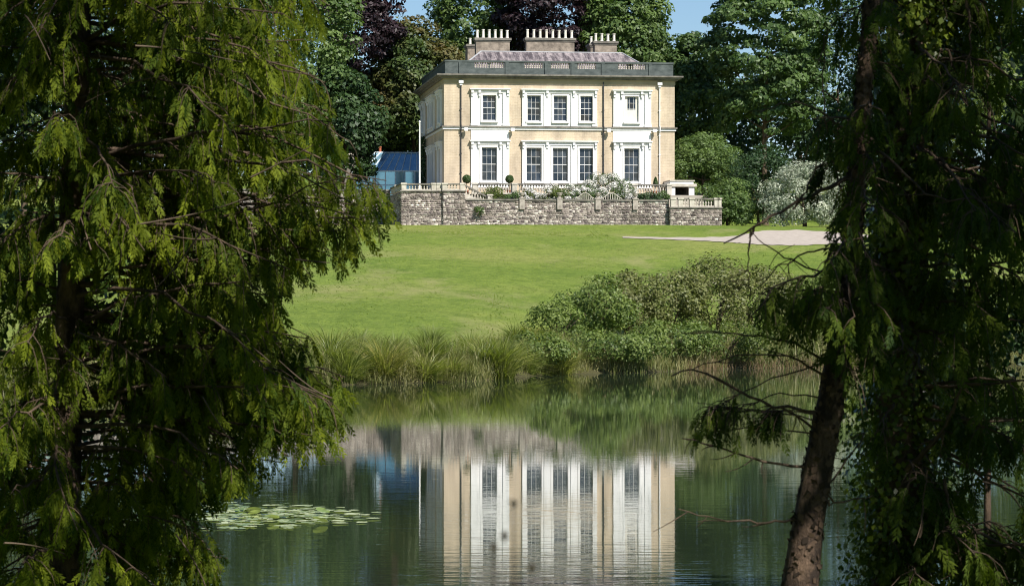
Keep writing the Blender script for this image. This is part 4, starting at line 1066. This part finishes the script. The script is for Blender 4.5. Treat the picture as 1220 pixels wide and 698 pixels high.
def bez(a, m_, b_, n):
    t = np.linspace(0, 1, n)[:, None]; return a * (1 - t) ** 2 + 2 * m_ * t * (1 - t) + b_ * t ** 2

def conifer_crown(parent, origin, trunk_pts, tips, poly, spray, twigs, per_twig, foliage_mat, holes=(), fat=1.0, t_lo=0.3, limb_r=0.014, thin=1.0):
    """limbs from the trunk to the tips, twigs drooping from the limbs, sprays hanging from the twigs"""
    lim = QB(); Oo, Aa, Nn, Ss = [], [], [], []
    tz = trunk_pts[:, 2]
    for tip in tips:
        hd = np.hypot(tip[0] - np.interp(tip[2], tz, trunk_pts[:, 0]), tip[1] - np.interp(tip[2], tz, trunk_pts[:, 1]))
        zs = np.clip(tip[2] + rng.uniform(-0.15, 0.45) * hd, tz[0] + 0.2, tz[-1] - 0.1)
        st_ = np.array((np.interp(zs, tz, trunk_pts[:, 0]), np.interp(zs, tz, trunk_pts[:, 1]), zs))
        L = np.linalg.norm(tip - st_); mid = (st_ + tip) / 2 + np.array((0, 0, rng.uniform(0.0, 0.22) * L)) + rng.normal(0, 0.06 * L, 3)
        pts = bez(st_, mid, tip, 9); pts[1:-1] += rng.normal(0, 0.012 * L, (7, 3))
        r0 = limb_r * (0.6 + 0.35 * L)
        lim.tube(pts - origin, np.linspace(r0, 0.003, 9), 5)
        out = nrm((tip - st_) * np.array((1, 1, 0.2)))
        nt_ = max(3, int(twigs * (0.5 + 0.5 * min(L, 2.0) / 1.2) * thin))
        for k in range(nt_):
            f = rng.uniform(t_lo, 1.0); i = min(7, int(f * 8)); p = pts[i] + (pts[i + 1] - pts[i]) * (f * 8 - i)
            sd = np.array((-out[1], out[0], 0)) * rng.choice((-1, 1)) * rng.uniform(0.1, 0.9)
            tl = rng.uniform(0.12, 0.34) * fat
            d0 = nrm(out * rng.uniform(0.2, 0.9) + sd + np.array((0, 0, rng.uniform(-0.5, 0.15))))
            e_ = p + d0 * tl * 0.7 + np.array((0, 0, -tl * rng.uniform(0.35, 0.85)))
            tw = bez(p, p + d0 * tl * 0.55, e_, 4)
            x_, y_ = proj(tw[-1])
            if poly is not None and not in_poly(x_, y_, poly): continue
            lim.tube(tw - origin, [0.004 * fat, 0.003 * fat, 0.002 * fat, 0.0015], 3)
            tg = nrm(tw[-1] - tw[1])
            m_ = per_twig
            ff = (np.arange(m_) + rng.uniform(0.2, 0.8, m_)) / m_
            for g in ff:
                o = tw[0] + (tw[-1] - tw[0]) * g + (tw[1] - (tw[0] + tw[-1]) / 2) * 2 * g * (1 - g)
                a = nrm(tg * 0.5 + nrm(rng.normal(size=3)) * 0.6 + np.array((0, 0, -0.6)))
                Oo.append(o); Aa.append(a); Ss.append(spray * rng.uniform(0.65, 1.25))
    Oo, Aa, Ss = np.array(Oo), np.array(Aa), np.array(Ss)
    if poly is not None:
        e_ = Oo + Aa * Ss[:, None] * 0.6; x_, y_ = proj(e_); ok = in_poly(x_, y_, poly)
        for (hx, hy, hrx, hry) in holes: ok &= ((x_ - hx) / hrx) ** 2 + ((y_ - hy) / hry) ** 2 > 1
        Oo, Aa, Ss = Oo[ok], Aa[ok], Ss[ok]
    k = len(Oo); Bb = nrm(np.cross(Aa, nrm(rng.normal(size=(k, 3)) + np.array((0, 0, 0.2))))); Cc = np.cross(Aa, Bb)
    Cc = np.where(Cc[:, 2:3] < 0, -Cc, Cc)
    qb = QB(); which = rng.integers(0, len(SPR), k); tone = np.clip(0.42 + 0.22 * rng.normal(size=k) + 0.22 * np.sin(Oo[:, 0] * 5.1 + Oo[:, 1] * 3.3) * np.sin(Oo[:, 2] * 4.3 + Oo[:, 1] * 2.1), 0, 1)
    for s in range(len(SPR)):
        T = SPR[s]; ii = np.where(which == s)[0]
        if not len(ii): continue
        VV = (Oo[ii] - origin)[:, None, None] + Ss[ii][:, None, None, None] * (T[None, ..., 0:1] * Aa[ii][:, None, None] + T[None, ..., 1:2] * Bb[ii][:, None, None] + T[None, ..., 2:3] * Cc[ii][:, None, None])
        nq = T.shape[0]
        rr = np.clip(np.repeat(tone[ii], nq) + rng.normal(0, 0.1, len(ii) * nq), 0, 1)
        qb.quads4(VV.reshape(-1, 4, 3), rr)
    lim.build('limbs', M['bark'], parent, smooth=True, kind='stuff')
    qb.build('crown', M[foliage_mat], parent, kind='stuff')
    return k

def px_path(pts, d0):
    """polyline given in photo pixels at the distance of the trunk it grows from (list of px, py, distance offset)"""
    return np.array([P(a, b_, d0 + (c if c else 0)) for a, b_, c in pts])
def smooth_path(p, n):
    p = np.asarray(p, float); s = np.concatenate([[0], np.cumsum(np.linalg.norm(np.diff(p, axis=0), axis=1))]); 
    q = np.linspace(0, s[-1], n); out = np.stack([np.interp(q, s, p[:, i]) for i in range(3)], -1)
    for _ in range(2): out[1:-1] = (out[:-2] + 2 * out[1:-1] + out[2:]) / 4
    return out

# left cypress
DL = 17.0
LPOLY = [(75, -1250), (230, -760), (340, -320), (384, -60), (390, 0), (396, 20), (374, 60), (382, 105), (400, 130), (404, 162), (412, 186), (446, 208), (482, 236), (476, 262), (452, 288), (432, 308), (416, 332),
         (390, 312), (372, 338), (352, 342), (338, 354), (350, 387), (378, 403), (402, 430), (430, 462), (434, 492), (416, 518), (396, 542), (347, 556), (312, 575), (274, 592), (250, 610),
         (247, 632), (262, 650), (285, 672), (290, 698), (292, 790), (-330, 790), (-380, 0), (-200, -760)]
tx = (78 - CX) / F * DL; gzl = float(ground_z(tx, DL))
tp = smooth_path([(tx - 0.03, DL, gzl - 0.2), (tx, DL, 1.6), (tx + 0.04, DL, 3.2), (tx + 0.10, DL, 5.0), (tx + 0.06, DL, 8.5), (tx, DL, 11.6)], 22)
cyp = empty('cypress_tree', (tx, DL, gzl)); tag(cyp, 'drooping dark green cypress leaning over the water beside the lily pads', 'tree')
org = np.array((tx, DL, gzl))
q = QB(); q.tube(tp - org, np.linspace(0.115, 0.02, 22) * (1 + 0.06 * rng.normal(size=22)), 12); q.build('trunk', M['bark_red'], cyp, smooth=True)
def tips_in(poly, n, box, dm, ds, lim):
    out = []
    while len(out) < n:
        a, b_ = rng.uniform(box[0], box[1]), rng.uniform(box[2], box[3])
        if not in_poly(a, b_, poly): continue
        out.append(P(a, b_, dm + np.clip(rng.normal(0, ds), -lim, lim)))
    return out
tips = tips_in(LPOLY, 205, (-60, 480, -80, 720), DL, 0.8, 1.5)
edge = [(395, 15), (385, 60), (392, 110), (408, 150), (415, 180), (465, 235), (455, 262), (430, 290), (405, 315), (365, 330), (345, 370), (380, 415), (412, 465), (414, 492), (395, 520), (350, 548), (300, 570), (262, 600), (255, 640), (280, 680)]
tips += [P(a - rng.uniform(0, 25), b_ - rng.uniform(0, 20), DL + rng.normal(0, 0.5)) for a, b_ in edge for _ in (0, 1, 2)]
HOLES = [(296, 240, 9, 20), (300, 275, 10, 14), (288, 300, 8, 10), (35, 620, 16, 22), (18, 668, 14, 24), (110, 660, 10, 16), (55, 560, 8, 10), (330, 312, 8, 10), (150, 90, 10, 12), (230, 300, 8, 12)]
conifer_crown(cyp, org, tp, tips, LPOLY, 0.135, 13, 6, 'cypress', HOLES)
# upper crown and far side of the same tree, above and beside the view
up_tips = [np.array((tx + math.cos(a) * rr, DL + math.sin(a) * rr, z)) for a, rr, z in zip(rng.uniform(0, 6.28, 70), rng.uniform(0.4, 1.0, 70), rng.uniform(5.5, 10.5, 70)) for rr in [rr * 2.0 * (1 - (z - 4) / 8.5)]]
conifer_crown(cyp, org, tp, up_tips, None, 0.30, 7, 4, 'cypress', fat=1.3)
# bare twigs through the crown
q = QB()
for k in range(45):
    a, b_ = rng.uniform(-20, 420), rng.uniform(0, 690)
    if not in_poly(a, b_, LPOLY): continue
    p = P(a, b_, DL - rng.uniform(0.2, 1.6)); dr = nrm(np.array((rng.normal(0.4, 0.7), rng.normal(0, 0.3), rng.normal(-0.3, 0.6)))); L = rng.uniform(0.2, 0.7)
    e_ = p + dr * L; x_, y_ = proj(e_)
    if not in_poly(x_, y_, LPOLY): continue
    q.tube(bez(p, (p + e_) / 2 + rng.normal(0, 0.12 * L, 3), e_, 7) - org, np.linspace(0.006, 0.0025, 7), 4)
q.build('dead_twigs', M['twig'], cyp, kind='stuff')

# right hand pair: slim leaning conifer and ivy covered trunk
DA, DB = 14.5, 15.3
def trunk_path(pts, d, gz):
    p = [P(a, b_, d) for a, b_ in pts]
    f = p[0].copy(); f[2] = gz - 0.2; f[0] = p[0][0] - 0.03
    return smooth_path([f] + p, 26)
pa = [(948, 715), (962, 610), (985, 510), (1003, 420), (1015, 300), (1022, 180), (1034, 60), (1050, -120), (1075, -500), (1090, -1100)]
gza = float(ground_z((948 - CX) / F * DA, DA)); tpa = trunk_path(pa, DA, gza)
RZ, RR = (0.5, 1.3, 2.4, 3.4, 4.5, 9.5), (0.12, 0.098, 0.072, 0.052, 0.042, 0.015)
larch = empty('conifer_tree', tpa[0] + (0, 0, 0.2)); tag(larch, 'slim leaning conifer with bare scaly trunk and dead lower branches', 'tree'); orga = tpa[0] + np.array((0, 0, 0.2))
q = QB(); q.tube(tpa - orga, np.interp(tpa[:, 2], RZ, RR) * (1 + 0.07 * rng.normal(size=26)), 12); q.build('trunk', M['bark_red'], larch, smooth=True)
n = 1500; z = rng.uniform(gza, 5.2, n); a = rng.uniform(0, 6.28, n); rt_ = np.interp(z, RZ, RR)
dv = np.stack([np.cos(a), np.sin(a), 0 * a], -1); c = np.stack([np.interp(z, tpa[:, 2], tpa[:, 0]), np.interp(z, tpa[:, 2], tpa[:, 1]), z], -1) + dv * (rt_ + rng.uniform(0.0, 0.007, n))[:, None]
q = QB(); q.quads4(leaf_quads(c - orga, nrm(dv + rng.normal(0, 0.22, (n, 3))), rng.uniform(0.010, 0.030, n), 0.7, 0.0), rng.uniform(0, 1, n)); q.build('bark_plates', M['plate'], larch, kind='stuff')
pb = [(1070, 720), (1072, 560), (1070, 400), (1078, 250), (1085, 100), (1090, -60), (1095, -400), (1100, -1200)]
gzb = float(ground_z((1070 - CX) / F * DB, DB)); tpb = trunk_path(pb, DB, gzb)
ivt = empty('ivy_clad_tree', tpb[0] + (0, 0, 0.2)); tag(ivt, 'thick dark conifer trunk covered in glossy ivy', 'tree'); orgb = tpb[0] + np.array((0, 0, 0.2))
q = QB(); q.tube(tpb - orgb, np.concatenate([np.linspace(0.155, 0.12, 13), np.linspace(0.118, 0.03, 13)]) * (1 + 0.05 * rng.normal(size=26)), 12); q.build('trunk', M['bark'], ivt, smooth=True)
# ivy
n = 22000; z = rng.uniform(gzb - 0.05, 5.6, n); cx_ = np.interp(z, tpb[:, 2], tpb[:, 0]); cy_ = np.interp(z, tpb[:, 2], tpb[:, 1])
a = rng.uniform(0, 6.28, n); lum = 0.15 + 0.05 * np.sin(z * 3.1 + a) + 0.05 * np.sin(z * 7 + 2 * a)
rr = lum + rng.uniform(0, 1, n) ** 2 * 0.16
dirv = np.stack([np.cos(a), np.sin(a), 0 * a], -1)
c = np.stack([cx_, cy_, z], -1) + dirv * rr[:, None]
nn = nrm(dirv + np.array((0, 0, 0.25)) + rng.normal(0, 0.45, (n, 3)))
q = QB(); q.quads4(leaf_quads(c - orgb, nn, rng.uniform(0.012, 0.026, n), 0.8, 0.2), np.clip(rng.normal(0.5, 0.28, n), 0, 1)); q.build('ivy', M['ivy'], ivt, kind='stuff')

# bare branches of the slim conifer (photo pixels, distance offset from its trunk)
br = [([(1000, 440, 0), (950, 408, -.1), (890, 397, -.2), (812, 397, -.3)], 0.009), ([(985, 492, 0), (920, 486, -.1), (860, 454, -.2), (828, 436, -.3), (800, 448, -.4)], 0.011),
      ([(978, 520, 0), (955, 500, 0), (930, 482, 0), (895, 492, -.1), (845, 486, -.2)], 0.009), ([(965, 556, 0), (930, 555, -.1), (890, 545, -.2), (850, 528, -.3), (812, 522, -.3)], 0.010),
      ([(958, 622, 0), (915, 622, -.1), (870, 622, -.2), (808, 606, -.3)], 0.008), ([(1008, 212, 0), (975, 228, -.1), (930, 252, -.1), (900, 270, -.2), (862, 290, -.2)], 0.013),
      ([(1005, 330, 0), (960, 318, -.1), (920, 300, -.2), (895, 275, -.2)], 0.007), ([(894, 274, -.2), (893, 315, -.2), (893, 360, -.2)], 0.005),
      ([(995, 455, 0), (930, 420, -.2), (870, 425, -.2), (825, 440, -.3)], 0.008), ([(970, 580, 0), (1000, 600, .1), (1040, 590, .2)], 0.008),
      ([(1010, 290, 0), (965, 300, 0), (925, 320, -.1), (900, 345, -.1)], 0.007), ([(1018, 160, 0), (975, 130, -.1), (935, 120, -.2), (905, 135, -.3)], 0.008),
      ([(1012, 250, 0), (990, 190, 0), (980, 120, -.1), (982, 40, -.1)], 0.008), ([(945, 250, -.1), (970, 210, -.1), (978, 150, 0)], 0.006),
      ([(960, 600, 0), (990, 575, .1), (1030, 520, .2), (1050, 470, .3)], 0.007), ([(1003, 415, 0), (960, 370, -.1), (920, 350, -.1), (890, 352, -.2)], 0.007),
      ([(1020, 150, 0), (1060, 190, -.2), (1110, 240, -.3), (1180, 235, -.4)], 0.011), ([(1080, 560, .6), (1120, 520, .4), (1145, 470, .3), (1150, 440, .3)], 0.018),
      ([(1125, 570, .4), (1135, 620, .4), (1150, 700, .4)], 0.011), ([(1130, 500, .4), (1170, 498, .2), (1225, 500, 0)], 0.009), ([(1140, 180, .4), (1180, 200, .3), (1230, 240, .2)], 0.012),
      ([(1130, 60, .4), (1145, 100, .4), (1160, 150, .3)], 0.008), ([(1150, -10, .2), (1156, 40, .2), (1150, 90, .2)], 0.009), ([(1095, 640, .2), (1100, 600, .2), (1105, 560, .2)], 0.008)]
for pts, r in br:
    p = smooth_path(px_path(pts, DA), 14); p[1:-1] += rng.normal(0, 0.006, (12, 3))
    q = QB(); q.tube(p - orga, np.linspace(r, r * 0.35, 14), 6)
    for k in range(5):
        i = rng.integers(3, 13); d_ = nrm(np.array((rng.normal(-0.4, 0.6), rng.normal(0, 0.3), rng.normal(-0.3, 0.5)))); L = rng.uniform(0.06, 0.25)
        q.tube(bez(p[i], p[i] + d_ * L * 0.5 + rng.normal(0, 0.02, 3), p[i] + d_ * L, 5) - orga, np.linspace(r * 0.4, 0.0015, 5), 4)
    q.build('branch', M['bark'], larch, smooth=True)
RPOLY = [(1000, -900), (992, -150), (985, 0), (958, 60), (945, 150), (962, 230), (990, 258), (985, 312), (935, 322), (893, 345), (890, 398), (930, 422), (985, 432), (1012, 470), (1022, 560), (1030, 700), (1030, 790), (1560, 790), (1560, -900)]
RHOLES = [(1085, 500, 32, 95), (1035, 250, 14, 40), (1150, 110, 28, 22), (1185, 150, 20, 20), (1040, 120, 10, 30), (1040, 600, 16, 40), (1190, 600, 26, 24), (1140, 330, 16, 14), (960, 290, 16, 14), (1035, 470, 12, 22), (1120, 420, 12, 12), (1190, 320, 14, 16), (1010, 350, 8, 14)]
tips = tips_in(RPOLY, 108, (1030, 1290, -60, 730), DB, 0.7, 1.3)
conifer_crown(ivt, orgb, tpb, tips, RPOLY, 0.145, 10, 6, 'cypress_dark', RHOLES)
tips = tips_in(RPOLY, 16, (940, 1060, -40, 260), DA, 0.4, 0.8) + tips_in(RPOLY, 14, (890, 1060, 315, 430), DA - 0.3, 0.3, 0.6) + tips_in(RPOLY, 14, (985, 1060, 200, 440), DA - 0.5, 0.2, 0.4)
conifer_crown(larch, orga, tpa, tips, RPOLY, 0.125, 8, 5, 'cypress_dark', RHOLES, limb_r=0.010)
# the drooping spray at the end of the middle dead branch
SP = [(835, 472), (905, 480), (960, 520), (930, 535), (900, 530), (868, 540), (840, 520), (815, 545), (805, 520)]
sp_t = [P(a, b_, DA - .2) for a, b_ in ((845, 484), (870, 488), (930, 490), (818, 524), (850, 490), (910, 492))]
conifer_crown(larch, orga, tpa, sp_t, SP, 0.10, 16, 4, 'cypress_dark', t_lo=0.75, limb_r=0.006)
up_tips = lambda t0, d0, n, w: [np.array((np.interp(z, t0[:, 2], t0[:, 0]) + math.cos(a) * rr, d0 + math.sin(a) * rr, z)) for a, rr, z in zip(rng.uniform(0, 6.28, n), rng.uniform(0.3, 1.0, n) * w, rng.uniform(5.6, 9.5, n))]
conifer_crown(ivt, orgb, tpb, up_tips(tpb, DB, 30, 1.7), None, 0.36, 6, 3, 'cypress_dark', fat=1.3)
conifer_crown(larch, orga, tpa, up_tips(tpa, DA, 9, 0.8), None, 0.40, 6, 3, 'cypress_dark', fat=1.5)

# unseen trees of the near bank, added and thinned to shade the conifers
def shade_tree(label, x, y, zc, rx, rz, nc, per, leaf, cr, off=(0, 0)):
    gz = float(ground_z(x, y)); t = empty('bank_shade_tree', (x, y, gz)); tag(t, label, 'tree', 'unseen shade trees on the near bank')
    q = branchy_trunk((0, 0, -0.3), (0, 0, zc - gz + rz * 0.4), 0.26, 0.05, 10, rx * 0.9, 0.15); q.build('trunk', M['bark'], t, smooth=True)
    V4, r = crown_quads((off[0], off[1], zc - gz), (rx, rx, rz), nc, per, leaf, cr, back=1.0, low=-0.9)
    q = QB(); q.quads4(V4, r); q.build('crown', M['green_b'], t, kind='stuff')
shade_tree('tall leafy bank tree right of the viewpoint', 7.0, 7.8, 10.5, 3.4, 3.0, 25, 150, 0.14, 0.9)
shade_tree('leafy bank tree standing behind the viewpoint', 5.0, 0.5, 11.5, 3.6, 3.2, 50, 120, 0.14, 0.9)
shade_tree('slender bank tree right of the path to the water', 3.4, 9.8, 11.0, 1.5, 2.6, 9, 110, 0.12, 0.5, (-1.5, 1.0))

k = 0
for (x, y, zc, rx, rz) in ((-8.5, 15, 7.0, 4.0, 6.2), (-10, 7, 8.0, 5.0, 7.0), (-7, -3, 8.0, 5.0, 7.0), (0.5, -8, 8.5, 5.0, 7.5), (9, -9, 8.0, 5.0, 7.0), (15, -1, 8.0, 5.0, 7.0), (10.5, 15.5, 7.0, 4.2, 6.2), (-3.5, 2.0, 10.5, 3.4, 3.0), (-6.0, 10.5, 11.0, 3.2, 3.2)):
    shade_tree(('broad woodland tree on the near bank left of the cypress', 'woodland tree on the near bank behind the cypress trunk', 'leafy woodland tree behind the viewpoint beside the path', 'woodland tree straight behind the viewpoint', 'woodland tree behind the viewpoint near the leaning conifer', 'spreading woodland tree far along the near bank', 'woodland tree on the near bank right of the ivy trunk', 'high crowned tree over the path', 'high crowned tree between path and cypress')[k], x, y, zc, rx, rz, 60, 60, 0.3, 1.5); k += 1

def understorey(label, px, py, d, rx, rz, n_c):
    c = P(px, py, d); gz = float(ground_z(c[0], d)); t = empty('holly_tree', (c[0], d, gz)); tag(t, label, 'tree', 'hollies behind the conifers')
    q = branchy_trunk((0, 0, -0.2), (0, 0, c[2] - gz + rz * 0.5), 0.03, 0.010, 14, rx * 0.9, 0.04); q.build('trunk', M['bark'], t, smooth=True)
    V4, r = crown_quads((0, 0, c[2] - gz), (rx, rx * 0.8, rz), n_c, 80, 0.032, 0.22, back=0.8, low=-0.95)
    q = QB(); q.quads4(V4, r); q.build('crown', M['green_c'], t, kind='stuff')
understorey('dark leafy holly standing behind the cypress trunk', 60, 230, 18.6, 1.15, 2.3, 130)
understorey('dark leafy holly standing beyond the ivy covered trunk', 1175, 230, 17.6, 0.65, 2.3, 90)

# dry flower stalks close to the camera
for k, (px_, py_, d) in enumerate(((612, 600, 2.9), (470, 660, 2.8), (588, 652, 3.0))):
    p = P(px_, py_, d); gz = float(ground_z(p[0], d)); t = empty('flower_stalk', (p[0], d, gz))
    tag(t, ('thin dry flower stalk with dark seed heads before the house reflection', 'thin green stalk with narrow leaves low before the dark water', 'short dry stalk with a single seed head')[k], 'plant')
    q = QB(); top = p[2] - gz
    q.tube(bez(np.array((0.03, 0, -0.05)), np.array((0.0, 0, top * 0.6)), np.array((0, 0, top)), 8), np.linspace(0.003, 0.0012, 8), 5); q.build('stem', M['twig'], t)
    for i in range((3, 0, 1)[k]):
        h = MB(); h.lathe(((-1) ** i * 0.010 * i, 0, top - 0.035 * i), [(0.001, -0.006), (0.003, -0.002), (0.0035, 0.002), (0.0015, 0.005), (0.0005, 0.006)], 8); h.build('seed_head', M['reed_dry'], t)
    if k == 1:
        lf = QB(); n = 7; bs_ = np.stack([np.zeros(n), np.zeros(n), np.linspace(top * 0.3, top * 0.75, n)], -1); a = np.linspace(0, 9, n)
        blades(lf, bs_, np.full(n, 0.16), np.stack([np.cos(a), np.sin(a)], -1) * 0.09, 0.009, np.full(n, 0.5), 4); lf.build('leaf', M['sedge'], t)
